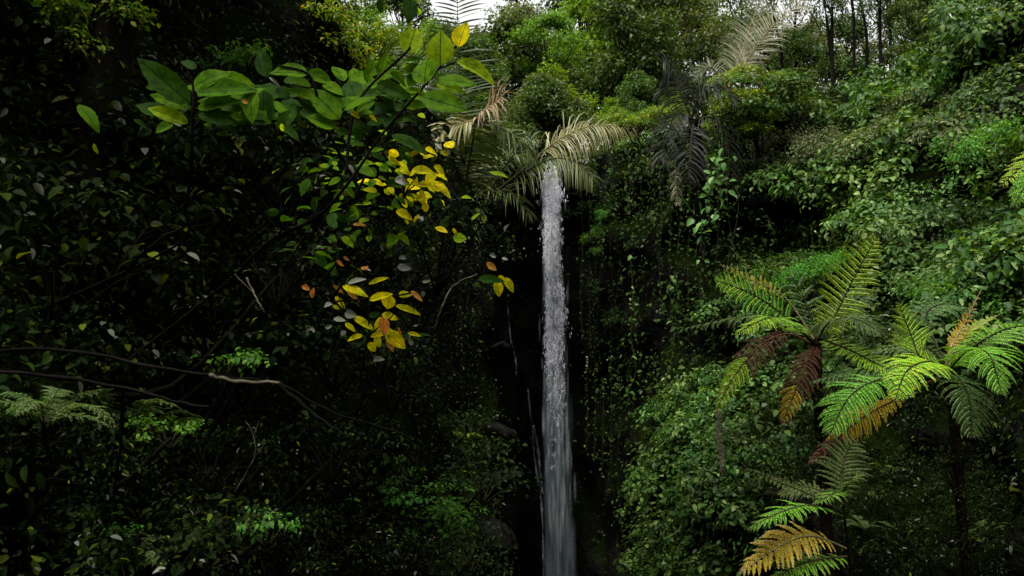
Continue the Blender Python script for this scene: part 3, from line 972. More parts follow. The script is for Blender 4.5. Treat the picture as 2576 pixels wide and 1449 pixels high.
place_tree("scrub", 1180, 100, 31, 1.1, "dark low tree behind the feathery palm")
place_tree("olive", 1540, 20, 45, 1.2, "far olive tree behind the big dark tree")
place_tree("denseb", 1880, 40, 40, 1.1, "far dark tree behind the grey palm frond")
place_tree("olive", 2050, 60, 38, 1.0, "far pale tree between the thin trunks")
place_tree("bright", 1075, 55, 27, .8, "bright green tree behind the topmost big leaves")
place_tree("scrubb", 1690, 215, 30, 1.1, "green bushy tree left of the drooping palm")
place_tree("scrub", 1430, 250, 28, 1.1, "low dark tree right behind the waterfall lip")
place_tree("scrubb", 1530, 240, 27.5, 1.1, "green bush like tree right of the waterfall lip")
place_tree("olive", 1980, 60, 36, 1.1, "pale tree far behind the grey palm frond")
place_tree("dense", 2140, 40, 35, 1.0, "dark leafy tree behind the thin trunks")
place_tree("olive", 2230, -40, 33, 1.0, "pale tree right of the thin trunks")
place_tree("thin", 1930, -120, 30, .9, "slender tree just right of the grey palm")
place_tree("olive", 1440, -10, 44, 1.2, "far pale tree filling the sky right of the upright frond")
place_tree("thin", 2060, -320, 27, .7, "slender trunked tree left of the right sky gap")
place_tree("thinb", 2110, -330, 25, .75, "slender dark trunk in the middle of the right sky gap")
place_tree("thin", 2180, -340, 24, .7, "leaning slender trunk at the right of the right sky gap")
place_tree("olive", 2090, 20, 42, 1.0, "faint far tree in the right sky gap")
place_tree("scrub", 2000, 90, 31, 1.0, "leafy low tree right behind the grey palm")
place_tree("denseb", 2330, -120, 22, .7, "dark leafy tree above the top of the slope")
place_tree("bright", 2480, -60, 20, .7, "green tree above the upper right creepers")
place_tree("thinb", 1290, -60, 46, 1.1, "far thin tree under the bright sky patch")
place_tree("thin", 1410, -90, 42, 1.0, "far slender tree behind the umbrella shaped tree")
place_tree("thinb", 1500, -120, 40, 1.1, "far slender tree over the middle of the rim")
place_tree("scrub", 2285, 0, 24, 1.0, "leafy low tree at the right end of the sky gap")
# left bank trees whose crowns hang over the viewer's left
place_tree("canopyb", 190, -420, 7.5, .95, "dark leaning tree at the top left corner", "trees over the left bank")
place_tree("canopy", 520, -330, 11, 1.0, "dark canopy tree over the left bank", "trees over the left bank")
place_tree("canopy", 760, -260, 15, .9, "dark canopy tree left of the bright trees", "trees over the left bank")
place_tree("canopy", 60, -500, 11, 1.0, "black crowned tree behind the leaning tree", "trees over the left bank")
place_tree("canopy", 0, 0, 0, .9, "added tree over the path, shading the left bank", "trees over the left bank", at=(-4.6, 4.0), top=18)  # crown added overhead to darken the left bank
place_tree("canopy", 0, 0, 0, .75, "added high tree shading the left bank from above", "trees over the left bank", at=(-3.0, 6.0), top=21)  # added above the view to cast shade on the left bank
place_tree("canopy", 0, 0, 0, .8, "added spreading tree shading the big dim green leaves", "trees over the left bank", at=(-3.8, 8.5), top=19)  # another crown added for its shade on the left


# ------------------------------------------------------------------ palms
def palm_frond(pts, up, L, n, w, droop, mats, seed, fwd=.55, vee=.25, rr=.03, jit=.18, t0=.12, n_side=2):
    r = np.random.default_rng(seed)
    m = MB()
    cp = catmull(pts, 40)
    tube(m, cp, np.linspace(rr, rr * .2, 40), 5, 0)
    T = nrm(np.gradient(cp, axis=0))
    up = nrm(np.array(up))
    t = np.repeat(np.linspace(t0, 1, n), 2) + r.uniform(-.004, .004, 2 * n)
    t = np.clip(t, 0, 1)
    side = np.tile([1, -1], n)
    f = t * 39; i0 = np.minimum(f.astype(int), 38); a = (f - i0)[:, None]
    p = cp[i0] * (1 - a) + cp[i0 + 1] * a
    Tt = nrm(T[i0] * (1 - a) + T[i0 + 1] * a)
    S = nrm(np.cross(Tt, up)) * side[:, None]
    U = np.cross(nrm(np.cross(Tt, up)), Tt)
    fw = fwd + .9 * np.maximum(0, t - .8) * 4 * .5
    d = nrm(S + Tt * fw[:, None] + U * (vee + r.normal(size=2 * n) * jit)[:, None] + r.normal(size=(2 * n, 3)) * jit * .5)
    ll = L * np.sqrt(np.clip(np.sin(np.pi * np.clip(t * .88 + .08, 0, 1)), .02, 1)) * r.uniform(.8, 1.1, 2 * n)
    K = 5
    ps = [p]; ds = [d]
    for k in range(K - 1):
        d = nrm(d + np.array((0, 0, -1)) * (droop * (k + 1) / K * r.uniform(.6, 1.4, (2 * n, 1))))
        ps.append(ps[-1] + d * (ll / (K - 1))[:, None]); ds.append(d)
    wv = nrm(np.cross(ds[0], np.cross(Tt, ds[0]) + r.normal(size=(2 * n, 3)) * .3))
    prof = [.5, 1, .95, .7, .12]
    V = []
    for k in range(K):
        h = wv * (w * .5 * prof[k])
        V += [ps[k] - h, ps[k] + h]
    V = np.stack(V, 1)
    q_ = np.array([(2 * k, 2 * k + 1, 2 * k + 3, 2 * k + 2) for k in range(K - 1)])
    F = (q_[None] + (np.arange(2 * n) * 2 * K)[:, None, None]).reshape(-1, 4)
    m.add(V.reshape(-1, 3), [F], 1)
    return m.mesh("frond", mats)


def sp(lst, d):
    return [tuple(P(x, y, d + (z[0] if z else 0))) for x, y, *z in lst]


def palm(label, crown, d, trunk_to, r, fronds, group="palms around the waterfall lip", bark=M_BARK):
    c = P(crown[0], crown[1], d)
    b = P(trunk_to[0], trunk_to[1], d + trunk_to[2])
    b = near(b) + (near(b) - c).normalized() * .25
    root = thing("palm_tree", b, label, "palm tree", group)
    o = Vector(b)
    m = MB()
    pts = catmull([tuple(Vector(b) - o), tuple((Vector(b) + c) / 2 + Vector((.05, .1, 0)) - o), tuple(c - o)], 16)
    tube(m, pts, r * (1 + .08 * np.sin(np.arange(16) * 2.1)) * np.linspace(1.15, .8, 16), 9)
    link("trunk", m.mesh("palm_trunk", [bark], smooth=True), root)
    for i, (ctrl, up, L, n, w, dr, mats, lab, kw) in enumerate(fronds):
        pts = [tuple(Vector(p) - o) for p in sp(ctrl, d)]
        f = link("frond", palm_frond(pts, up, L, n, w, dr, mats, 50 + i + int(crown[0]), **kw), root)
        if lab: f["label"] = lab
    return root


STALK, STY = M_RACH, M_RACHY
CAMUP = (0, -.8, .6)
palm("feathery palm with a tall upright frond left of the waterfall", (1170, 500), 24.5, (1160, 800, 1.2), .16, [
    ([(1165, 500), (1160, 330), (1155, 150), (1148, -60, -.3)], (0, -1, .1), 1.1, 62, .052, .14, [STALK, M_PALM], "tall upright feathery frond", dict(vee=.05, fwd=.25)),
    ([(1165, 520), (1178, 420, -.2), (1190, 350, -.5), (1196, 302, -.9)], (0, -1, .05), 1.2, 62, .046, .36, [STALK, M_PALM], "frond seen end on with hanging leaflets", dict(vee=.0, fwd=.15, rr=.045)),
    ([(1196, 302, -.9), (1215, 280, -1.2), (1240, 262, -1.4), (1258, 248, -1.5)], (0, -.8, .6), .85, 30, .045, .6, [STY, M_PALMB], "dry brown frond tip", dict(vee=.2, fwd=.9, jit=.4)),
    ([(1196, 302, -.9), (1160, 310, -1.1), (1120, 328, -1.2), (1085, 358, -1.3)], (0, -.8, .6), .85, 32, .045, .8, [STY, M_PALMY], "dry tan frond tip bending left", dict(vee=.2, fwd=.9, jit=.3)),
    ([(1196, 302, -.9), (1250, 318, -1.0), (1300, 350, -1.1), (1345, 400, -1.1)], (0, -.3, .9), .85, 40, .04, .75, [STALK, M_PALM], None, dict(jit=.35)),
    ([(1165, 500), (1100, 400), (1040, 320), (985, 250, .4)], (0, -.6, .8), .9, 50, .042, .4, [STALK, M_PALM], None, dict()),
    ([(1165, 500), (1080, 450), (1010, 400), (960, 380, .4)], (0, -.6, .8), .9, 46, .042, .5, [STALK, M_PALM], None, dict()),
    ([(1165, 500), (1110, 330, .6), (1070, 200, .8), (1020, 120, .9)], (0, -.8, .5), .9, 50, .042, .35, [STALK, M_PALM], None, dict()),
    ([(1170, 500), (1230, 420, .6), (1290, 390, .8), (1350, 410, .9)], (0, -.3, .9), .9, 46, .04, .6, [STALK, M_PALM], None, dict()),
    ([(1170, 500), (1120, 520), (1080, 570), (1060, 650)], (0, -.6, .8), .8, 40, .04, .5, [STALK, M_PALM], None, dict()),
    ([(1060, 240, 1), (960, 200, 1), (890, 175, 1), (820, 165, 1)], (0, -.5, .8), .5, 36, .05, .4, [STY, M_PALMG], "pale grey frond tip behind the leaves", dict()),
    ([(1170, 510), (1230, 480, -.4), (1290, 490, -.7), (1330, 540, -.8)], (0, -.4, .9), .8, 40, .04, .6, [STALK, M_PALM], None, dict(jit=.3)),
])
palm("palm arching a tan frond over the top of the waterfall", (1225, 500), 24.2, (1210, 820, 1.6), .13, [
    ([(1225, 500), (1310, 430, -.3), (1400, 355, -.5), (1480, 318, -.6), (1588, 318, -.7)], (0, -.75, .65), 1.15, 66, .03, 1.15, [STY, M_PALMY], "tan arching frond with hanging leaflets", dict(vee=.1, fwd=.55, t0=.42, rr=.035)),
    ([(1225, 500), (1310, 440, -.5), (1390, 400, -.8), (1450, 410, -1.0), (1490, 450, -1.1)], (0, -.75, .65), 1.0, 70, .028, 1.2, [STALK, M_PALM], "dark frond hanging before the waterfall lip", dict(vee=.1, t0=.2)),
    ([(1225, 500), (1270, 420, -.3), (1310, 370, -.5), (1345, 350, -.6)], (0, -.6, .8), .75, 56, .028, .5, [STALK, M_PALM], None, dict(jit=.35)),
    ([(1225, 505), (1190, 560, -.3), (1170, 620, -.4), (1160, 690, -.4)], (0, -.9, .4), .55, 44, .028, .4, [STALK, M_PALM], None, dict(jit=.3)),
])
palm("dark drooping palm above the creeper covered wall", (1745, 300), 20, (1765, 640, .9), .17, [
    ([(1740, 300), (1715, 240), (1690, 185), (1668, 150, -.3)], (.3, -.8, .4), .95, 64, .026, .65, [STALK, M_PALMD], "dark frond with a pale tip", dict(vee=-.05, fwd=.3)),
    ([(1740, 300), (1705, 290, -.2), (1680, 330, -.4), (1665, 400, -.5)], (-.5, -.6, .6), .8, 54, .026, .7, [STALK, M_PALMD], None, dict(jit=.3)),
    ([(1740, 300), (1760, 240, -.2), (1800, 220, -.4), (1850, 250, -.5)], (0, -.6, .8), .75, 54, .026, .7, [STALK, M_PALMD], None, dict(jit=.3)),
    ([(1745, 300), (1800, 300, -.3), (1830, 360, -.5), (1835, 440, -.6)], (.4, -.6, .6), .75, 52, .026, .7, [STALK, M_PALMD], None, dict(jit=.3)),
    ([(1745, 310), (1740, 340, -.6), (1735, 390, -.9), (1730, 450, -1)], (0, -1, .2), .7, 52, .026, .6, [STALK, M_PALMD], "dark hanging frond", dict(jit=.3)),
    ([(1700, 420, -.9), (1700, 450, -.9), (1702, 480, -.9), (1705, 512, -.9)], (0, -1, .2), .22, 14, .03, .5, [STY, M_PALMG], "small pale dry sprig", dict(jit=.3)),
])
palm("pale grey palm with upright fronds behind the lime creepers", (1830, 230), 21.5, (1840, 420, .9), .13, [
    ([(1830, 225), (1880, 150, -.2), (1940, 70, -.3), (2025, -8, -.4)], (-.45, -.8, .3), .72, 64, .026, .22, [STY, M_PALMG], "upright pale grey frond", dict(vee=.1, fwd=.55, t0=.15)),
    ([(1830, 225), (1862, 140, .3), (1890, 60, .4), (1925, -40, .5)], (-.3, -.8, .4), .6, 54, .026, .22, [STY, M_PALMG], None, dict(fwd=.6)),
    ([(1830, 230), (1850, 170, .5), (1850, 130, .6), (1835, 95, .7)], (0, -.8, .5), .55, 48, .026, .35, [STALK, M_PALM], None, dict()),
    ([(1830, 230), (1800, 180, .4), (1780, 170, .5), (1750, 190, .6)], (0, -.8, .5), .5, 44, .026, .5, [STALK, M_PALM], None, dict()),
    ([(1830, 225), (1870, 190, -.4), (1900, 190, -.5), (1930, 215, -.6)], (0, -.6, .8), .5, 44, .026, .5, [STY, M_PALMG], None, dict(jit=.3)),
])


# ------------------------------------------------------------------ tree ferns
M_FTRUNK = bark_mat('dark_fibrous_fern_trunk', (.004, .002, .0012), (.014, .007, .004), 30)
TP = leaf_tpl(2, .42, .12, .1)


def fern_mesh(pts, up, L, npair, mats, seed, droop=.5, npin=15, pin=.2, t0=.18, vee=.12, fwd=.35, curl=.0, rr=.012, tipmat=None, sparse=1.0):
    """twice-divided frond: stalk, paired side branches, rows of small leaflets on each"""
    r = np.random.default_rng(seed)
    m = MB()
    cp = catmull(pts, 40)
    tube(m, cp, np.linspace(rr, rr * .25, 40), 5, 0)
    T = nrm(np.gradient(cp, axis=0))
    up = nrm(np.array(up, float))
    npair = max(8, int(npair * .78))
    tvals = np.linspace(t0, .995, npair)
    gap = np.linalg.norm(np.diff(cp, axis=0), axis=1).sum() * (1 - t0) / npair
    for k, t in enumerate(tvals):
        f = t * 39; i0 = min(int(f), 38); a = f - i0
        p0 = cp[i0] * (1 - a) + cp[i0 + 1] * a
        Tt = nrm(T[i0])
        S0 = nrm(np.cross(Tt, up)); U = np.cross(S0, Tt)
        u = (t - t0) / (1 - t0)
        prof = min(1, .45 + 1.6 * u) * (1 - max(0, (u - .35) / .65) ** 1.5) + .05
        for sgn in (1, -1):
            ll = L * prof * r.uniform(.82, 1.08); dj = r.uniform(.5, 1.7)
            d = nrm(S0 * sgn + Tt * (fwd + .5 * u) + U * (vee + r.normal() * .09) + Tt * r.normal() * .07)
            K = 7
            ps = [p0]; ds = []
            for j in range(K):
                d = nrm(d + np.array((0, 0, -1)) * droop * dj * .22 * (j + .5) / K * 2 + (np.array(U) * curl * (j / K) ** 2))
                ds.append(d); ps.append(ps[-1] + d * ll / K)
            ps = np.array(ps); ds = np.array(ds + [ds[-1]])
            mm = 1
            if tipmat is not None and u > tipmat[0] + r.normal() * .06: mm = tipmat[1]
            n_ = max(4, min(24, int(ll / max(.011, gap * .24))))
            s_ = np.repeat(np.linspace(.04, .98, n_), 2)
            sd_ = np.tile([1, -1], n_)
            fi = s_ * (K); ii = np.minimum(fi.astype(int), K - 1); aa = (fi - ii)[:, None]
            pp = ps[ii] * (1 - aa) + ps[ii + 1] * aa
            dd = ds[ii]
            nnv = nrm(np.cross(np.cross(dd, U), dd)); 
            ss = np.cross(dd, nnv) * sd_[:, None]
            tp = ss + dd * .35 - nnv * .38
            nv = nnv + ss * .38 + r.normal(size=(len(s_), 3)) * .14
            size = min(gap * .6, ll * .32) * (1 - .8 * s_ ** 2.4) * r.uniform(.8, 1.15, len(s_))
            scatter(m, TP, pp, nv, tp, size, mm, wid=np.full(len(s_), (ll / n_) / .42 * 1.0) / np.maximum(size, .004))
            # thin side stalk as a narrow strip
            wv = np.cross(ds, nrm(np.cross(np.cross(ds, U), ds))) * (.0035 + .01 * ll * 0)
            V = np.stack([ps - wv, ps + wv], 1).reshape(-1, 3)
            m.add(V, [np.array([(2 * j, 2 * j + 1, 2 * j + 3, 2 * j + 2) for j in range(K)])], 0)
    return m.mesh("fern_frond", mats)


def tree_fern(label, crown, d, base, r, fronds, group, tag_name="tree_fern", cat="tree fern"):
    c = P(*crown, d)
    bp = P(base[0], base[1], d + base[2])
    b = Vector((bp.x + .15, bp.y + .25, 0))
    b.z = max(.3, ground_z(b.x, b.y) - .3 if ground_z(b.x, b.y) < bp.z else .3)
    root = thing(tag_name, b, label, cat, group)
    m = MB()
    o = Vector(b)
    pts = catmull([(0, 0, 0), tuple((bp - o) * .55 + Vector((0, 0, -.12))), tuple(bp - o), tuple(c - o)], 14)
    tube(m, pts, r * np.linspace(1.25, .9, 14) * (1 + .1 * np.sin(np.arange(14) * 1.9)), 9)
    link("trunk", m.mesh("fern_trunk", [M_FTRUNK], smooth=True), root)
    for i, (ctrl, up, L, n, mats, lab, kw) in enumerate(fronds):
        pts = [tuple(Vector(p) - o) for p in sp(ctrl, d)]
        f = link("frond", fern_mesh(pts, up, L, n, mats, 900 + i * 7 + int(crown[0]), **kw), root)
        if lab: f["label"] = lab
    return root


region('shade', 2085, 1030, 35, 40, 3, .28, .36, 'dim creeper', 'climbing the left tree fern trunk', GR, depth=(9.0, 9.3), rooted=False)
region('small', 2412, 1150, 22, 90, 4, .24, .32, 'dark plant', 'climbing the right tree fern trunk', GR, depth=(7.85, 8.05), rooted=False)
region('small', 2415, 1350, 22, 90, 4, .26, .34, 'dark plant', 'low on the right tree fern trunk', GR, depth=(7.85, 8.05), rooted=False)
region('shade', 2075, 1180, 25, 60, 3, .26, .34, 'dim creeper', 'low on the left tree fern trunk', GR, depth=(8.9, 9.1), rooted=False)
GF = "tree ferns on the right slope"
UPC = (0, -.75, .65)
ZUP = (0, -.12, 1)
tree_fern("tall tree fern with raised fronds and brown dead fronds hanging below", (2055, 858), 9, (2058, 985, .15), .055, [
    ([(2050, 868), (1979, 800, -.1), (1898, 743, -.2), (1800, 704, -.25)], (.25, -.9, .45), .40, 26, [M_RACH, M_FERN, M_FERNY], "bright left frond", dict(t0=.3, droop=.25, pin=.17, curl=.35, tipmat=(.55, 2))),
    ([(2058, 860), (2094, 806), (2150, 695), (2205, 596)], (-.3, -.9, .35), .34, 30, [M_RACH, M_FERNY, M_FERN], "raised yellow green frond", dict(t0=.22, droop=.3, pin=.15, curl=.5, fwd=.2)),
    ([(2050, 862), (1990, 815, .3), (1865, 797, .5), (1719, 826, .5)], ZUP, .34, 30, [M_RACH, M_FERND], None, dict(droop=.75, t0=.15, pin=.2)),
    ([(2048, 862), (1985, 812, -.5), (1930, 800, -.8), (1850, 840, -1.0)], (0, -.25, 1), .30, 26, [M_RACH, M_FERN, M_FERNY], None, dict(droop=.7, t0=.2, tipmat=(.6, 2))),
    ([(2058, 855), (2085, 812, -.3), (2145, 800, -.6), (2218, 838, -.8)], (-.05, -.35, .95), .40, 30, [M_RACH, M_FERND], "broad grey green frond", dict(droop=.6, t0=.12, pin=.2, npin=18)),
    ([(2058, 850), (2135, 879, -.5), (2219, 921, -.8), (2295, 948, -1.0)], (-.1, -.55, .85), .24, 26, [M_RACH, M_FERNY, M_FERN], "lime frond reaching lower right", dict(droop=.3, t0=.1, curl=.3)),
    ([(2050, 850), (2042, 806, .1), (2021, 746, .2), (1985, 684, .25)], (.1, -.95, .3), .26, 11, [M_RACH, M_FERND], None, dict(t0=.2, droop=.2, pin=.08)),
    ([(2048, 855), (1975, 748, .1), (1898, 708, .1), (1813, 666, .1)], (.2, -.9, .4), .10, 20, [M_RACHY, M_FERNO], "thin browning unfurling frond", dict(t0=.35, pin=.3)),
    ([(2045, 868), (1985, 840, -.1), (1917, 866, -.3), (1848, 945, -.4), (1800, 1036, -.4)], (-.5, -.75, .4), .24, 26, [M_RACHB, M_FERNB, M_FERNY], "brown hanging frond with yellow green tip", dict(t0=.3, droop=.8, tipmat=(.5, 2), sparse=1.15)),
    ([(2045, 872), (2030, 910, -.2), (2000, 985, -.3), (1968, 1065, -.3)], (-.5, -.8, .2), .24, 26, [M_RACHB, M_FERNB, M_FERNO], "rusty hanging frond with golden tip", dict(t0=.1, droop=.7, tipmat=(.5, 2), sparse=1.15)),
    ([(2058, 855), (2110, 790, .3), (2160, 750, .5), (2200, 735, .6)], UPC, .22, 18, [M_RACH, M_FERND], None, dict(droop=.4)),
    ([(2058, 868), (2050, 905, -.05), (2046, 950, 0), (2044, 1000, .05)], (0, -1, .1), .12, 18, [M_RACHB, M_FERNB], None, dict(droop=.8, t0=.02, sparse=1.3)),
], GF)
tree_fern("spreading tree fern with broad bright fronds at the right edge", (2386, 926), 8, (2395, 1000, .2), .042, [
    ([(2384, 930), (2318, 900), (2292, 842, .1), (2262, 765, .15)], (0, -.85, .5), .30, 26, [M_RACH, M_FERNY, M_FERN], "upright bright frond with ladder like leaflets", dict(t0=.1, droop=.25, pin=.16, npin=18, curl=.1, fwd=.55)),
    ([(2384, 925), (2330, 800, .5), (2370, 765, .7), (2440, 775, .8)], (0, -.5, .85), .26, 22, [M_RACH, M_FERND, M_FERNY], None, dict(droop=.6)),
    ([(2380, 922), (2393, 873), (2424, 817, .1), (2468, 730, .15)], (0, -.9, .4), .09, 22, [M_RACHY, M_FERNO], "young golden frond standing upright", dict(t0=.2, pin=.35, fwd=.9, vee=.3)),
    ([(2386, 922), (2416, 848, .1), (2460, 815, .15), (2507, 793, .2)], (0, -.2, 1), .14, 22, [M_RACHY, M_FERNY], None, dict(droop=.2, t0=.1)),
    ([(2386, 925), (2455, 868, .2), (2540, 825, .4), (2660, 815, .5)], (-.05, -.45, .9), .40, 30, [M_RACH, M_FERN], "long pale green frond leaving the frame", dict(droop=.8, t0=.1, pin=.2, npin=18)),
    ([(2386, 930), (2440, 880, -.3), (2490, 895, -.6), (2520, 990, -.8)], (.1, -.55, .8), .40, 30, [M_RACH, M_FERN], "broad bright frond drooping at its tip", dict(droop=.65, t0=.08, pin=.2, npin=18)),
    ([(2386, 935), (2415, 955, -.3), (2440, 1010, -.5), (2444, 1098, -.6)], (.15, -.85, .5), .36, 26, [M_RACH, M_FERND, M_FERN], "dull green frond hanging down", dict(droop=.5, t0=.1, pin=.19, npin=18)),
    ([(2384, 925), (2330, 910, -.4), (2280, 935, -.8), (2252, 1006, -1.0)], (0, -.45, .9), .32, 28, [M_RACH, M_FERNY], "lime yellow frond arching toward the viewer", dict(droop=.65, t0=.06, pin=.2, npin=18)),
    ([(2384, 930), (2230, 950, -.3), (2140, 995, -.5), (2088, 1092, -.6)], (-.15, -.5, .85), .33, 28, [M_RACH, M_FERN], "long frond curving down to the left", dict(droop=.65, t0=.3, pin=.2, npin=18)),
    ([(2384, 935), (2250, 925, .2), (2130, 935, .3), (2030, 962, .3)], ZUP, .26, 28, [M_RACH, M_FERND], None, dict(droop=1.0, t0=.15, pin=.22)),
    ([(2380, 940), (2260, 1000, -.2), (2150, 1065, -.3), (2035, 1165, -.3)], (-.4, -.75, .5), .20, 28, [M_RACHB, M_FERNO, M_FERNB], "withered orange frond hanging to the left", dict(t0=.35, droop=.7, tipmat=(.6, 2), sparse=1.1)),
    ([(2384, 930), (2340, 880, .4), (2260, 870, .6), (2160, 890, .8)], (0, -.5, .85), .26, 24, [M_RACH, M_FERND], None, dict(droop=.6)),
], GF)
tree_fern("small fern with flat bright fronds low on the right slope", (2118, 1250), 7, (2150, 1560, .15), .010, [
    ([(2118, 1250), (2105, 1240, -.1), (2080, 1250, -.2), (2046, 1268, -.25)], ZUP, .15, 20, [M_STEM, M_FERN], "small bright frond", dict(droop=.5, t0=.1)),
    ([(2118, 1250), (2125, 1228, -.05), (2145, 1208, -.1), (2174, 1192, -.1)], (0, -.3, 1), .14, 20, [M_STEM, M_FERN], "small bright frond", dict(droop=.4, t0=.1)),
    ([(2122, 1300), (2040, 1272, -.2), (1960, 1290, -.35), (1884, 1332, -.4)], (0, -.14, 1), .22, 28, [M_STEM, M_FERN], "long flat bright frond", dict(droop=.45, t0=.18, pin=.22)),
    ([(2120, 1290), (2047, 1248, 0), (1960, 1212, .05), (1876, 1177, .1)], (.1, -.9, .4), .07, 26, [M_STEM, M_FERND], "thin uncurling frond", dict(t0=.25, pin=.2, curl=.6)),
    ([(2118, 1250), (2117, 1200, .1), (2125, 1150, .15), (2150, 1105, .15)], (-.1, -.85, .5), .26, 20, [M_STEM, M_FERND], None, dict(droop=.4, t0=.1)),
    ([(2118, 1262), (2080, 1240, .1), (2020, 1225, .2), (1960, 1245, .2)], (0, -.4, .9), .2, 20, [M_STEM, M_FERND], None, dict(droop=.6, t0=.3)),
    ([(2128, 1380), (2040, 1348, -.2), (1960, 1375, -.3), (1864, 1440, -.35)], (-.1, -.65, .75), .24, 26, [M_RACHY, M_FERNO], "yellow orange withering frond", dict(droop=.45, t0=.18, pin=.24, npin=12)),
    ([(2130, 1400), (2060, 1408, -.2), (2000, 1425, -.3), (1930, 1470, -.4)], (0, -.4, .9), .2, 22, [M_STEM, M_FERN], None, dict(droop=.5, t0=.1)),
], GF)
tree_fern("fern reaching in from the right edge above the dark gap", (2700, 330), 9.5, (2720, 450, .2), .06, [
    ([(2700, 330), (2640, 360), (2580, 410, -.1), (2515, 470, -.2)], (-.3, -.6, .7), .24, 24, [M_RACH, M_FERNY], "yellow green frond tip", dict(droop=.5)),
    ([(2700, 340), (2640, 400, -.3), (2590, 450, -.5), (2550, 520, -.6)], (-.3, -.6, .7), .24, 24, [M_RACH, M_FERN], None, dict(droop=.6)),
    ([(2700, 330), (2740, 300), (2800, 320), (2860, 380)], (-.1, -.5, .8), .3, 24, [M_RACH, M_FERN], None, dict(droop=.6)),
], GF)

# small ferns of the left bank and fall foot: one built, the rest copied leaf by leaf with their own size and turn
def small_fern(seed, mats, n=7, L=.75, w=.17):
    r = random.Random(seed)
    out = []
    for k in range(n):
        a = k / n * 6.283 + r.uniform(-.3, .3)
        ln = L * r.uniform(.75, 1.15)
        e = r.uniform(.45, .95)
        dx, dy = math.cos(a), math.sin(a)
        pts = [(0, 0, 0), (dx * ln * .3, dy * ln * .3, ln * .38 * e), (dx * ln * .65, dy * ln * .65, ln * .45 * e), (dx * ln, dy * ln, ln * .22 * e)]
        out.append(fern_mesh(pts, (dx * -.3, dy * -.3, 1), w, 18, mats, seed * 31 + k, droop=.5, npin=9, pin=.24, t0=.15, rr=.006))
    return out


SF = {"green": small_fern(1, [M_STEM, M_FERN]), "dull": small_fern(2, [M_STEM, M_FERND]), "lime": small_fern(3, [M_STEM, M_FERNY], 6, .6, .16)}


def place_fern(kind, loc, s, label, group, tilt=(0, 0)):
    SEEDN[0] += 1
    rr = random.Random(SEEDN[0])
    root = thing("fern", loc, label, "fern", group)
    root.rotation_euler = (tilt[0], tilt[1], rr.uniform(0, 6.28))
    root.scale = (s, s, s)
    for me in SF[kind]:
        link("frond", me, root)
    return root


GL = "small ferns on the left bank"
for (kind, px, py, d, s, lab) in [
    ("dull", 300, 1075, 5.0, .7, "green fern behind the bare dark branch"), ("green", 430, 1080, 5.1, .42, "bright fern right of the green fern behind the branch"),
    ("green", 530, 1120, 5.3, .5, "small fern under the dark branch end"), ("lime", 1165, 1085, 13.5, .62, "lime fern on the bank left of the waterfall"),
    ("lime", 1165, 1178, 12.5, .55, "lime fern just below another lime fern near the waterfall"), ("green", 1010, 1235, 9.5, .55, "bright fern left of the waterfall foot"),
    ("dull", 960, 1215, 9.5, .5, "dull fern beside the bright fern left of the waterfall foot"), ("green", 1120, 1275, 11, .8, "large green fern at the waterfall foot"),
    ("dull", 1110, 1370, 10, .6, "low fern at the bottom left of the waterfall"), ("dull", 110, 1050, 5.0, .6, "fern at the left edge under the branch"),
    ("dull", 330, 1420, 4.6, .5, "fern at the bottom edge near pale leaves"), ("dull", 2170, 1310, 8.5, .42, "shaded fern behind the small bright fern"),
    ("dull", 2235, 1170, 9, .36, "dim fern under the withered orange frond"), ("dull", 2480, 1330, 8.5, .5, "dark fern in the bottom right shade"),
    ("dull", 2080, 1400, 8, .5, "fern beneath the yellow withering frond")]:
    hl_ = hit(px, py + 25)[0]
    dh_ = (hl_ - CC).dot(CF)
    off_ = (CC - hl_).normalized() * .5 + Vector((0, 0, .02))
    if px > 1300: off_ *= .4
    fr_ = place_fern(kind, hl_ + off_, s * min(1.3, max(.6, dh_ / d * .85)), lab, GL if px < 1300 else "small ferns on the right bank", (random.uniform(-.2, .2) + .25, 0))
    Mi_ = Matrix.LocRotScale(fr_.location, fr_.rotation_euler.to_quaternion(), fr_.scale).inverted()
    ms_ = MB()
    tube(ms_, catmull([tuple(Mi_ @ (hl_ - off_ * .1)), tuple(Mi_ @ (hl_ + off_ * .45 + Vector((0, 0, -.06)))), (0, 0, .02)], 8), .02, 5)
    link('stem', ms_.mesh('fern_stem', [M_BARK]), fr_)

# ------------------------------------------------------------------ hanging roots and vines
def hanging(name, label, cat, lines, d, mat, leafmat=None, group=None, leaf=.09, per=26, rad=.006, front=.15):
    b = None
    ms, mf = MB(), MB()
    r = np.random.default_rng(int(lines[0][0][0]))
    allp = []
    for ln in lines:
        pts = []
        d = min(d, hit_depth(*ln[0])[0] - .1)
        for (x, y) in ln:
            pts.append(np.array(P(x, y, d)))
        allp.append(np.array(pts))
    o = allp[0][0]
    for pts in allp:
        cp = catmull(pts - o, 24)
        tube(ms, cp, rad * r.uniform(.7, 1.2), 5)
        if leafmat is not None:
            n = per
            t = r.uniform(0, 23, n); i = np.minimum(t.astype(int), 22); a = (t - i)[:, None]
            p = cp[i] * (1 - a) + cp[i + 1] * a + r.normal(size=(n, 3)) * leaf * .6
            scatter(mf, T6, p, r.normal(size=(n, 3)) * .5 + np.array((0, -.5, .7)), r.normal(size=(n, 3)) * .6 + np.array((0, -.2, -.7)), leaf * r.uniform(.6, 1.2, n))
    root = thing(name, tuple(o), label, cat, group)
    link("stem", ms.mesh(name + "_stem", [mat]), root)
    if leafmat is not None:
        link("foliage", mf.mesh(name + "_foliage", [leafmat]), root)
    return root


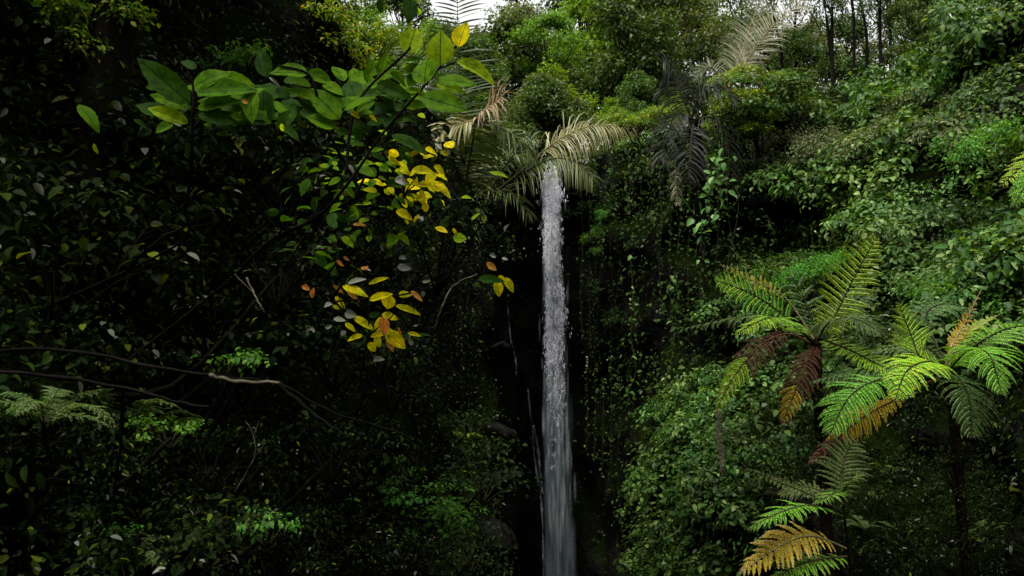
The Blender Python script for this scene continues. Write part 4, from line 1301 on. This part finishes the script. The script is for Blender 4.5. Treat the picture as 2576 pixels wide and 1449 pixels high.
rv = random.Random(3)
hanging("hanging_roots", "bundle of pale aerial roots hanging on the right slope", "roots",
        [[(1806 + rv.uniform(-6, 10), 1030), (1808 + rv.uniform(-8, 8), 1090), (1812 + rv.uniform(-10, 10), 1140), (1815 + rv.uniform(-9, 9), rv.uniform(1165, 1215))] for _ in range(16)], 9.8, bark_mat('pale_root', (.08, .07, .045), (.2, .18, .12), 30), rad=.0035)
GVN = "thin vines on the dark wall"
hanging("hanging_vine", "long thin leafy vine right of the waterfall foot", "vine", [[(1585, 640), (1592, 740), (1588, 850), (1600, 930), (1578, 990)]], 17, M_STEM, M_GREY, GVN, .11, 24, .008)
hanging("hanging_vine", "leafy vine hanging beside the pale leaved column", "vine", [[(1692, 700), (1700, 800), (1690, 900), (1680, 960)]], 16, M_STEM, M_CREEP, GVN, .11, 26, .008)
hanging("hanging_vine", "broad leaved vine climbing the column under the drooping palm", "vine", [[(1820, 380), (1790, 470), (1770, 550), (1760, 640)], [(1800, 400), (1810, 480), (1795, 560)]], 18, M_STEM, M_GREY, GVN, .19, 42, .01)
hanging("hanging_vine", "vine with small leaves over the lip right of the waterfall", "vine", [[(1475, 380), (1500, 470), (1505, 560), (1520, 650)], [(1520, 370), (1540, 450), (1535, 540)]], 23.5, M_STEM, M_CREEP, GVN, .14, 60, .008)
hanging("hanging_vine", "dim thin vines trailing down the rock just right of the waterfall", "vine", [[(1462 + (17 + 4 * math.sin(k * 2.3)) * k, 470 + 22 * (k % 3)), (1466 + 17 * k, 600), (1460 + (18 + 5 * math.sin(k * 1.7)) * k, 740 + 30 * (k % 4)), (1468 + 17 * k, 860 + 40 * (k % 3))] for k in range(7)], 24, M_STEM, M_SHADE, GVN, .085, 60, .006)
hanging("hanging_vine", "dim tangle of vines under the dark drooping palm", "vine", [[(1660 + 24 * k, 430 + 18 * (k % 3)), (1664 + 24 * k, 540), (1658 + (24 + 4 * math.sin(k * 2.1)) * k, 660 + 30 * (k % 3)), (1664 + 23 * k, 780 + 40 * (k % 2))] for k in range(9)], 19.2, M_STEM, M_SHADE, GVN, .09, 56, .006)
hanging("hanging_vine", "short dim vines over the wet rock low right of the waterfall", "vine", [[(1475 + 20 * k, 900 + 25 * (k % 3)), (1478 + 20 * k, 1010), (1474 + 20 * k, 1140 + 30 * (k % 3))] for k in range(5)], 22, M_STEM, M_SHADE, GVN, .08, 50, .006)
hanging("hanging_vine", "dense dark vine curtain under the rim between two palms", "vine", [[(1580 + 28 * k, 385 + 6 * (k % 3)), (1585 + 28 * k, 450), (1580 + 28 * k, 520 + 22 * (k % 4))] for k in range(7)], 21.5, M_STEM, M_SHADE, GVN, .14, 46, .008)

# ------------------------------------------------------------------ boulders by the foot of the fall
def boulder(px, py, d, r, label):
    import bmesh
    bm = bmesh.new()
    rb = random.Random(px)
    for k in range(26):
        u = Vector((rb.gauss(0, 1), rb.gauss(0, 1), rb.gauss(0, 1))).normalized() * rb.uniform(.75, 1.1)
        bm.verts.new((u.x * r * 1.4, u.y * r, u.z * r * .6))
    bmesh.ops.convex_hull(bm, input=bm.verts)
    bmesh.ops.delete(bm, geom=[v for v in bm.verts if not v.link_faces], context='VERTS')
    bmesh.ops.bevel(bm, geom=bm.edges[:], offset=r * .06, segments=1, affect='EDGES')
    bmesh.ops.triangulate(bm, faces=bm.faces[:])
    bmesh.ops.subdivide_edges(bm, edges=bm.edges[:], cuts=2, use_grid_fill=True)
    for v in bm.verts:
        v.co += v.normal * .05 * r * noise.fractal(v.co * 5 + Vector((px, py, d)), 1, 2, 4)
    me = bpy.data.meshes.new("boulder"); bm.to_mesh(me); bm.free()
    me.materials.append(M_WET)
    o = link("boulder", me, None, P(px, py, d))
    o.rotation_euler = (.2, -.25, px)
    return tag(o, label, "rock", "wet rocks beside the waterfall")


M_WET = bark_mat("wet_stone", (.002, .002, .0018), (.009, .0085, .008), 3, .5, .04)
boulder(1235, 1090, 21.1, .5, "dark boulder below the wet ledge rock")
boulder(1250, 1215, 19.2, .5, "dark boulder near the thin side stream")
boulder(1240, 1345, 17.7, .55, "rough boulder at the foot left of the waterfall")
boulder(1255, 880, 23.4, .35, "small pale rock on the wall above the ledge")


# ------------------------------------------------------------------ foreground leaves (measured one by one)
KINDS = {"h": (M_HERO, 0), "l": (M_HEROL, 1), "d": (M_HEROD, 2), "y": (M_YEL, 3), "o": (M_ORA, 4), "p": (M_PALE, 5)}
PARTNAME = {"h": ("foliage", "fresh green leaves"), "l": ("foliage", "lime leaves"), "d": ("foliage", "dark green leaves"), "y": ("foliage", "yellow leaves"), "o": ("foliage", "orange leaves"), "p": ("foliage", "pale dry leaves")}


def leafy(name, label, cat, group, origin, off, zs, leaves, d, stems, fill=None, seed=1):
    """leaves: 'kind bx by tx ty width' in zoomed-view pixels; stems: polylines (screen pixels, depth shift, radius)"""
    r = np.random.default_rng(seed)
    o = P(*origin)
    root = thing(name, o, label, cat, group)
    mbs = {}
    for line in leaves.strip().split(";"):
        f = line.split()
        if len(f) < 6: continue
        k = f[0]; bx, by, tx, ty, w = map(float, f[1:6])
        dd = d + (float(f[6]) if len(f) > 6 else r.normal() * .08)
        b = np.array(P(off[0] + bx * zs, off[1] + by * zs, dd))
        t = np.array(P(off[0] + tx * zs, off[1] + ty * zs, dd + r.normal() * .02))
        ln = np.linalg.norm(t - b) * 1.03
        nv = np.array((r.normal() * .28, -1, .45 + r.normal() * .25))
        tpl = leaf_tpl(0, w, r.uniform(.04, .26), r.uniform(.04, .26))
        yy = (t - b) / np.linalg.norm(t - b); nv = nv - yy * (nv @ yy)
        scatter(mbs.setdefault(k, MB()), tpl, (b - np.array(o))[None], nv[None], (t - b)[None], ln * 1.06)
    if fill:
        for (k, cx, cy, rx, ry, n, lo, hi, w, d0, d1, *fc) in fill:
            a = r.uniform(0, 6.283, n); q_ = np.sqrt(r.uniform(0, 1, n))
            x = cx + rx * q_ * np.cos(a); y = cy + ry * q_ * np.sin(a)
            dd = r.uniform(d0, d1, n)
            p = np.array([np.array(P(x[i], y[i], dd[i])) for i in range(n)]) - np.array(o)
            s = r.uniform(lo, hi, n) * dd / FPX
            nv = r.normal(size=(n, 3)) * .45 + np.array((0, -.45, .75))
            tp = r.normal(size=(n, 3)) * np.array((1, .5, .6)) + np.array((.2, -.2, -.35))
            if fc:
                nv = r.normal(size=(n, 3)) * .22 + np.array((0, -1, .5)); tp = r.normal(size=(n, 3)) * np.array((.5, .15, .35)) + np.array((fc[0], 0, fc[1]))
            scatter(mbs.setdefault(k, MB()), leaf_tpl(0, w, .1, .18), p, nv, tp, s)
    for k, m in mbs.items():
        ob = link(PARTNAME[k][0], m.mesh(name + "_leaves", [KINDS[k][0]], smooth=True, use_uv=True), root)
        ob["label"] = PARTNAME[k][1]
    m = MB()
    for (pl, r0, r1) in stems:
        pts = np.array([np.array(P(x, y, d + z)) for x, y, z in pl])
        if pl[0][2] > 1.5: pts = np.concatenate([np.array(near(pts[0]))[None], pts])
        pts = pts - np.array(o)
        cp = catmull(pts, 5 * len(pl))
        tube(m, cp, np.linspace(r0, r1, len(cp)), 6)
    link("branch", m.mesh(name + "_branch", [M_BARK], smooth=True), root)
    return root


ZA = .2083
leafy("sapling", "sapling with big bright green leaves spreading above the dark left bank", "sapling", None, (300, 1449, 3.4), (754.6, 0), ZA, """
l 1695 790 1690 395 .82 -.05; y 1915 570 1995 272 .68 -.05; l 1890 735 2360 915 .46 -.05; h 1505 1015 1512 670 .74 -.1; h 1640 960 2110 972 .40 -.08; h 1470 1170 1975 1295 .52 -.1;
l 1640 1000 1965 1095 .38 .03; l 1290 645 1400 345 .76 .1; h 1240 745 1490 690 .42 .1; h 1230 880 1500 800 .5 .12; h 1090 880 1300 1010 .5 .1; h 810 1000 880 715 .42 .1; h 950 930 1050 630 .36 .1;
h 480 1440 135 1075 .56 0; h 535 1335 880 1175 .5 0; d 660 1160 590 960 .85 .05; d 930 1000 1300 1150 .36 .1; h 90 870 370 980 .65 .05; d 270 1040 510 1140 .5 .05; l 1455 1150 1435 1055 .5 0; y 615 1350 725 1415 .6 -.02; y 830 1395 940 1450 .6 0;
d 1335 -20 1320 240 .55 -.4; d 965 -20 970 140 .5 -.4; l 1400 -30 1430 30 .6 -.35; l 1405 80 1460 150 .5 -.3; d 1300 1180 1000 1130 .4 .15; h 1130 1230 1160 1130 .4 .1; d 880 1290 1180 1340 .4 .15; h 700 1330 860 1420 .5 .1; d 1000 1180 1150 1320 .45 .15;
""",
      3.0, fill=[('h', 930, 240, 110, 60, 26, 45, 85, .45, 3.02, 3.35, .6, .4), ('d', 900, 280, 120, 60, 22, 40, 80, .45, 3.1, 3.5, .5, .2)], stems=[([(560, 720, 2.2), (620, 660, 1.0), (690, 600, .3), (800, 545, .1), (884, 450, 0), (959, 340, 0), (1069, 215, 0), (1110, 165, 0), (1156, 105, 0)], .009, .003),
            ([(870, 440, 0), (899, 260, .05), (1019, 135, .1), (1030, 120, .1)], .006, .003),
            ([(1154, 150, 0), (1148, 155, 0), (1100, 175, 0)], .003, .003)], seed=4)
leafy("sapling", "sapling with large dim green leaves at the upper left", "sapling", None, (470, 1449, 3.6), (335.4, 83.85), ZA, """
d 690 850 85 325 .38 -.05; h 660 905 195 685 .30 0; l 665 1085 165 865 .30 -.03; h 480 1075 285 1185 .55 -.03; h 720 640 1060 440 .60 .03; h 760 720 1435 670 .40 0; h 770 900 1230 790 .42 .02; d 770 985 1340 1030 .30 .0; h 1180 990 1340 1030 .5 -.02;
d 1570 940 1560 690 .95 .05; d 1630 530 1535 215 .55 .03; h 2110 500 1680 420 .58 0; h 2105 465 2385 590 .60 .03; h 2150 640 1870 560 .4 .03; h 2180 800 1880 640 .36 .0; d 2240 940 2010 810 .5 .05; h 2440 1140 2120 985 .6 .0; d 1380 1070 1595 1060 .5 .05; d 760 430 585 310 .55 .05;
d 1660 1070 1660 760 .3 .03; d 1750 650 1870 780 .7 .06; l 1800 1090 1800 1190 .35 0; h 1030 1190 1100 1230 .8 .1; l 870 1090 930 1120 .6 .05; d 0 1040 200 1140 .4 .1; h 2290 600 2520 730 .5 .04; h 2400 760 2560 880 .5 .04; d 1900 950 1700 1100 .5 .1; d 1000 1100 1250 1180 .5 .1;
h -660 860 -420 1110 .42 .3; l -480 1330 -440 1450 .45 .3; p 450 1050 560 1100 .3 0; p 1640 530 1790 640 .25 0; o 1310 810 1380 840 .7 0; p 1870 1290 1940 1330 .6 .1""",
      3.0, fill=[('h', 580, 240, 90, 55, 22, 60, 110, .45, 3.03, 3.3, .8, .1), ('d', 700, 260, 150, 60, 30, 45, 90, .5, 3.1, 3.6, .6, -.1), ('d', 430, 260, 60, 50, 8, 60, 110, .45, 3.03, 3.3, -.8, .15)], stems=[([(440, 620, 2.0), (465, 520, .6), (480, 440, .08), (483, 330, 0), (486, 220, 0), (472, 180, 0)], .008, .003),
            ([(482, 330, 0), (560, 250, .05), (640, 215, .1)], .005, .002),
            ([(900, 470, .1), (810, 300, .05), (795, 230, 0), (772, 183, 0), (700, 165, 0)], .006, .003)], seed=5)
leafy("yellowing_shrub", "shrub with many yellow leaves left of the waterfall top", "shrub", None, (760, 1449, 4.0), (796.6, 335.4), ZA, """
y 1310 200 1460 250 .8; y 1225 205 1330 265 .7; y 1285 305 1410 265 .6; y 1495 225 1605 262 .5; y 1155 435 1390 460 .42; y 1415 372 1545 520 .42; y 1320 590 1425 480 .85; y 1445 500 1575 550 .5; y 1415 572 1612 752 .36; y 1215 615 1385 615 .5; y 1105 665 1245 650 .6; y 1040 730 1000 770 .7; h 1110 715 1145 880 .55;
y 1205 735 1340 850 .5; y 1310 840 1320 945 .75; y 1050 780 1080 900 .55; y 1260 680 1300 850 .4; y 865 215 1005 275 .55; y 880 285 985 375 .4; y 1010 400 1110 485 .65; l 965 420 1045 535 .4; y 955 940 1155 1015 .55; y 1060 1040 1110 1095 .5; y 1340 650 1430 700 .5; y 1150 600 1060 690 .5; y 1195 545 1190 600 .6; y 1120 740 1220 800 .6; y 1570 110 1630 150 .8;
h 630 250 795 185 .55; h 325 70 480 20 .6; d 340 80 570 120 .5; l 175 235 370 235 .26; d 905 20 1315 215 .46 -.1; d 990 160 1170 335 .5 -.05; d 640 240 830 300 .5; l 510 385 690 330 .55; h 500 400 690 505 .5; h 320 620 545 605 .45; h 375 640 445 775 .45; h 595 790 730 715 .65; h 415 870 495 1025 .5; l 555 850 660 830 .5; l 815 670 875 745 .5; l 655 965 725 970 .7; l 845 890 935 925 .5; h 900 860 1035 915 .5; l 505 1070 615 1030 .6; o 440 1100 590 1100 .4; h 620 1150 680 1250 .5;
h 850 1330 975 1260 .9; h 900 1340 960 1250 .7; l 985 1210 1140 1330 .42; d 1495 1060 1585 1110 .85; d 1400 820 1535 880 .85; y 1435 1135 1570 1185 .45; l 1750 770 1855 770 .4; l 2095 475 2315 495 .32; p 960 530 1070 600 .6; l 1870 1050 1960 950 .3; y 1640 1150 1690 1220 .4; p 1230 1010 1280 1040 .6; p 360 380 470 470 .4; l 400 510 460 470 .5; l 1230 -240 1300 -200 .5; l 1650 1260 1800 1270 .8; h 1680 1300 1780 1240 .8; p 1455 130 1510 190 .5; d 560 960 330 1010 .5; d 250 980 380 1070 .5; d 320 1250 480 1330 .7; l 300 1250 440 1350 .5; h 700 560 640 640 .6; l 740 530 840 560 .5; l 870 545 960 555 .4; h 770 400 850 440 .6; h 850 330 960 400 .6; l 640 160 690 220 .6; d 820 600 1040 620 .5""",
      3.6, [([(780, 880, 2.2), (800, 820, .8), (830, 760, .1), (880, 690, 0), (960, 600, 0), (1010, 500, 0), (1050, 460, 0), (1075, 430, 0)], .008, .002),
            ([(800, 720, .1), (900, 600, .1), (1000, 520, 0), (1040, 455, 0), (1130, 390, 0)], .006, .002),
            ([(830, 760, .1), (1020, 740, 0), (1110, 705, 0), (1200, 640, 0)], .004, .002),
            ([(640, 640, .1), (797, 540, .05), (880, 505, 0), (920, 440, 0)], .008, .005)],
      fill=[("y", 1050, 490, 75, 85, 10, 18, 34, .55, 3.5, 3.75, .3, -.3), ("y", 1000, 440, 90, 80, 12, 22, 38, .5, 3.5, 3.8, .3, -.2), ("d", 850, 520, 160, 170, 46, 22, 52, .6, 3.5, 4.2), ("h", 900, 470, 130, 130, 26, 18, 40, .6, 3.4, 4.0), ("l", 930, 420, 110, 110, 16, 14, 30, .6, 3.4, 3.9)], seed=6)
leafy("yellowing_shrub", "drooping sprig of yellow and orange leaves low at the middle left", "shrub", None, (900, 1449, 4.2), (754.6, 628.9), ZA, """
y 835 605 1085 520 .34; y 1090 545 1052 705 .9; y 1195 560 1345 510 .72; o 1340 495 1475 605 .36; y 1155 668 1440 755 .27; y 515 430 795 525 .33; o 540 440 688 615 .2; y 828 410 1045 325 .25; p 575 405 775 330 .32; y 425 560 545 705 .42; y 640 800 880 950 .32; y 545 885 665 970 .42; y 985 790 1185 820 .55; o 1000 810 1030 995 .6; y 930 985 965 815 .5; y 755 1030 590 1075 .42; y 850 1045 1045 1000 .32; y 1035 1005 1265 1150 .62; y 920 1045 955 1155 .65; o 1060 1060 1122 1215 .42; y 835 1115 905 1225 .62; y 1305 1000 1455 1030 .3; o 1185 930 1225 1045 .25; o 25 430 115 480 .65; o 150 580 160 460 .55; o 435 120 525 190 .4; o 520 80 600 125 .45; o 770 245 795 170 .5; p 795 230 862 240 .5; p 1175 195 1335 225 .5; y 2370 370 2412 550 .62; y 2465 335 2585 490 .5; y 2395 320 2490 380 .5; o 2250 160 2375 235 .6; p 545 760 665 790 .65; p 405 830 540 840 .5; p 305 940 385 910 .6; p 2290 60 2380 70 .5; p 2440 95 2505 112 .5; p 885 1330 1005 1315 .5; p 70 970 115 1010 .8; d 830 800 960 760 .5; d 770 960 900 990 .5; y 1000 960 1120 970 .5; p 295 680 380 650 .7; y 400 670 475 710 .5; o 400 425 525 520 .28; d 2150 350 2450 350 .35; p 1370 920 1420 905 .5; p 1310 1110 1380 1125 .6; p 1475 385 1555 375 .4; p 1200 85 1270 95 .5""",
      3.6, [([(890, 1040, 2.5), (905, 960, .8), (915, 900, .05), (925, 850, 0), (945, 830, 0), (990, 790, 0), (1000, 740, 0)], .006, .002),
            ([(925, 850, .02), (900, 810, 0), (868, 780, 0), (850, 740, 0)], .004, .002), ([(930, 845, 0), (925, 760, 0), (925, 680, 0)], .004, .002),
            ([(1100, 830, .3), (1125, 760, .2), (1180, 715, .1), (1240, 700, 0)], .005, .003), ([(1095, 700, .3), (1140, 675, .1), (1220, 660, 0)], .004, .002)], seed=8)

# ------------------------------------------------------------------ bare branches crossing the left bank
def branch(label, lines, d, mat, group="bare branches over the left bank", sides=8):
    o = P(lines[0][0][0][0], lines[0][0][0][1], d)
    m = MB()
    for pl, r0, r1 in lines:
        pts = np.array([np.array(P(x, y, d + z)) for x, y, z in pl]) - np.array(o)
        cp = catmull(pts, 9 * len(pl))
        k = np.arange(len(cp))
        cp = cp + np.stack([np.sin(k * 1.3), np.cos(k * 1.7), np.sin(k * .9 + 1)], -1) * r0 * .25
        tube(m, cp, np.linspace(r0, r1, len(cp)) * (1 + .08 * np.sin(k * 1.1)), sides)
    return tag(link("bare_branch", m.mesh("bare_branch", [mat], smooth=True), None, o), label, "branch", group)


branch("long crooked dark branch crossing the left bank under a pale stick for its lit top", [([(-120, 890, .2), (150, 880, .1), (400, 925, 0), (560, 948, 0), (700, 966, 0), (830, 1035, 0), (960, 1075, .1), (1050, 1105, .2)], .010, .003), ([(700, 966, 0), (800, 1050, -.05), (870, 1095, -.1)], .012, .004)], 4.3, M_BARK)
branch("dark branch slanting down under the long crooked branch", [([(-120, 930, 0), (120, 945, 0), (330, 980, 0), (440, 1010, 0), (525, 1025, 0)], .009, .006), ([(310, 975, 0), (305, 1100, .1), (285, 1250, .2)], .010, .006)], 4.0, M_BARK)
branch("short pale stick painting the lit top of the crooked branch", [([(528, 945, -.06), (600, 960, -.06), (702, 962, -.06)], .011, .008)], 4.25, M_BARKP)  # added pale stick, painted light for the lit top of the limb
branch("thin upright dead twig in the lower left", [([(590, 1240, .1), (640, 1150, 0), (635, 1090, 0), (618, 1060, 0)], .006, .002), ([(640, 1150, 0), (670, 1110, 0)], .003, .002), ([(636, 1100, 0), (652, 1060, 0)], .003, .002)], 5.0, M_BARKP)
branch("thin arching twig left of the waterfall", [([(1095, 830, .1), (1110, 780, 0), (1140, 720, 0), (1200, 690, 0)], .006, .003)], 4.4, M_BARKP)
branch("thin forked twig at the upper left", [([(620, 700, .1), (650, 760, 0), (665, 785, 0)], .006, .003), ([(590, 690, 0), (640, 740, 0)], .003, .002)], 4.6, M_BARKP)

# ------------------------------------------------------------------ left bank undergrowth
GU = "undergrowth shrubs on the left bank"
LB = [
    ("broad", 120, 250, 120, 120, 6, .5, .75, "dark broad leaved shrub", "under the leaning tree at top left", (6, 8.5)),
    ("broad", 380, 330, 130, 120, 6, .5, .75, "dark shrub with scattered pale leaves", "behind the large dim green leaves", (6, 9)),
    ("broad", 640, 380, 140, 110, 6, .55, .8, "black green shrub", "below the large dim green leaves", (6, 9)),
    ("broad", 860, 300, 120, 120, 6, .6, .9, "dark leafy shrub", "behind the bright green leaves", (8, 12)),
    ("broad", 130, 560, 140, 110, 6, .5, .7, "dark shrub", "at the left edge above the crooked branch", (5, 7.5)),
    ("broad", 420, 620, 150, 110, 7, .5, .7, "dark glossy shrub", "in the middle of the left bank", (5, 8)),
    ("broad", 720, 660, 140, 120, 7, .5, .75, "dim shrub with pale dry leaves", "left of the yellow leaves", (5.5, 9)),
    ("broad", 1010, 640, 100, 110, 6, .55, .8, "dark shrub", "behind the yellow leaves", (8, 13)),
    ("small", 1150, 620, 70, 130, 6, .6, .85, "dark small leaved shrub", "below the upright palm frond", (14, 19)),
    ("broad", 180, 780, 150, 70, 5, .4, .6, "dark shrub", "just above the crooked branch", (5, 7)),
    ("broad", 560, 810, 170, 80, 6, .4, .6, "shadowy shrub", "above the pale lit-top stick", (5, 7.5)),
    ("broad", 880, 930, 130, 90, 6, .4, .6, "shadowy shrub", "below the orange leaves", (6, 9)),
    ("small", 1090, 900, 80, 120, 6, .5, .7, "dark small leaved shrub", "on the bank left of the wet ledge", (11, 16)),
    ("small", 130, 1120, 130, 60, 5, .35, .5, "green undergrowth plant", "below the branches at the left edge", (4.6, 6)),
    ("small", 420, 1180, 150, 70, 6, .35, .5, "dark undergrowth plant", "under the slanting branch", (4.6, 6.5)),
    ("broad", 720, 1150, 150, 80, 6, .35, .5, "dark leafy undergrowth", "beside the dead twig", (5, 7)),
    ("small", 930, 1180, 110, 90, 6, .4, .55, "green undergrowth plant", "left of the small bright ferns", (7, 10)),
    ("broad", 130, 1320, 140, 80, 6, .3, .45, "dark plant with pale leaves", "at the bottom left corner", (4, 5.2)),
    ("broad", 400, 1350, 150, 80, 6, .3, .45, "dark plant with pale leaves", "at the bottom edge left of centre", (4, 5.4)),
    ("small", 680, 1330, 140, 90, 6, .35, .5, "leafy green undergrowth", "at the bottom under the dead twig", (4.8, 6.5)),
    ("small", 950, 1370, 120, 70, 6, .4, .55, "dark undergrowth", "at the bottom left of the waterfall", (6.5, 9)),
    ("shade", 1170, 1180, 60, 120, 5, .5, .7, "dark leafy plant", "on the bank beside the boulders", (13, 17)),
    ("shade", 1160, 1390, 70, 60, 4, .45, .6, "dark leafy plant", "at the bottom beside the rough boulder", (10, 13)),
    ("lime", 210, 60, 80, 45, 4, .28, .4, "bright green shrub", "beside the leaning trunk at top left", (6.0, 6.8)),  # lime leaf colour stands in for a sunlit patch
    ("sprig", 600, 130, 60, 30, 3, .25, .35, "small bright green plant", "above the large dim green leaves", (8, 10)),
    ("sprig", 640, 1310, 40, 30, 2, .16, .22, "small fresh green plant", "at the bottom under the dead twig", (4.9, 5.2)),
    ("sprig", 590, 905, 30, 25, 2, .16, .2, "tiny bright plant", "just above the pale lit-top stick", (5.2, 5.6)),
    ("lime", 900, 90, 70, 60, 3, .5, .7, "light green shrub", "below the bright green tree at top", (16, 19)),
]
LB += [("broad", 200, 900, 180, 30, 5, .35, .5, "dark shrub", "behind the two bare branches at left", None),
       ("small", 480, 985, 160, 30, 5, .3, .45, "dark plant", "between the bare branches and the green fern", None),
       ("broad", 330, 1040, 200, 40, 5, .3, .45, "dim shrub", "around the green fern under the branches", None)]
LB += [("sprig", 60, 1015, 50, 20, 2, .12, .16, "small green plant", "under the slanting branch at the left edge", (4.4, 5.0)),
       ("sprig", 400, 1075, 50, 20, 2, .11, .15, "bright small plant", "right of the green fern under the branch", (4.6, 5.2)),
       ("sprig", 230, 1330, 70, 25, 2, .08, .11, "little fresh plant", "near the bottom left corner", (4.0, 4.5)),
       ("sprig", 985, 1215, 40, 50, 3, .2, .28, "fresh small plant", "left of the small bright ferns", (7.5, 9)),
       ("sprig", 1120, 1290, 45, 70, 4, .3, .42, "leafy green plant", "on the bank by the waterfall foot", (10, 12.5))]
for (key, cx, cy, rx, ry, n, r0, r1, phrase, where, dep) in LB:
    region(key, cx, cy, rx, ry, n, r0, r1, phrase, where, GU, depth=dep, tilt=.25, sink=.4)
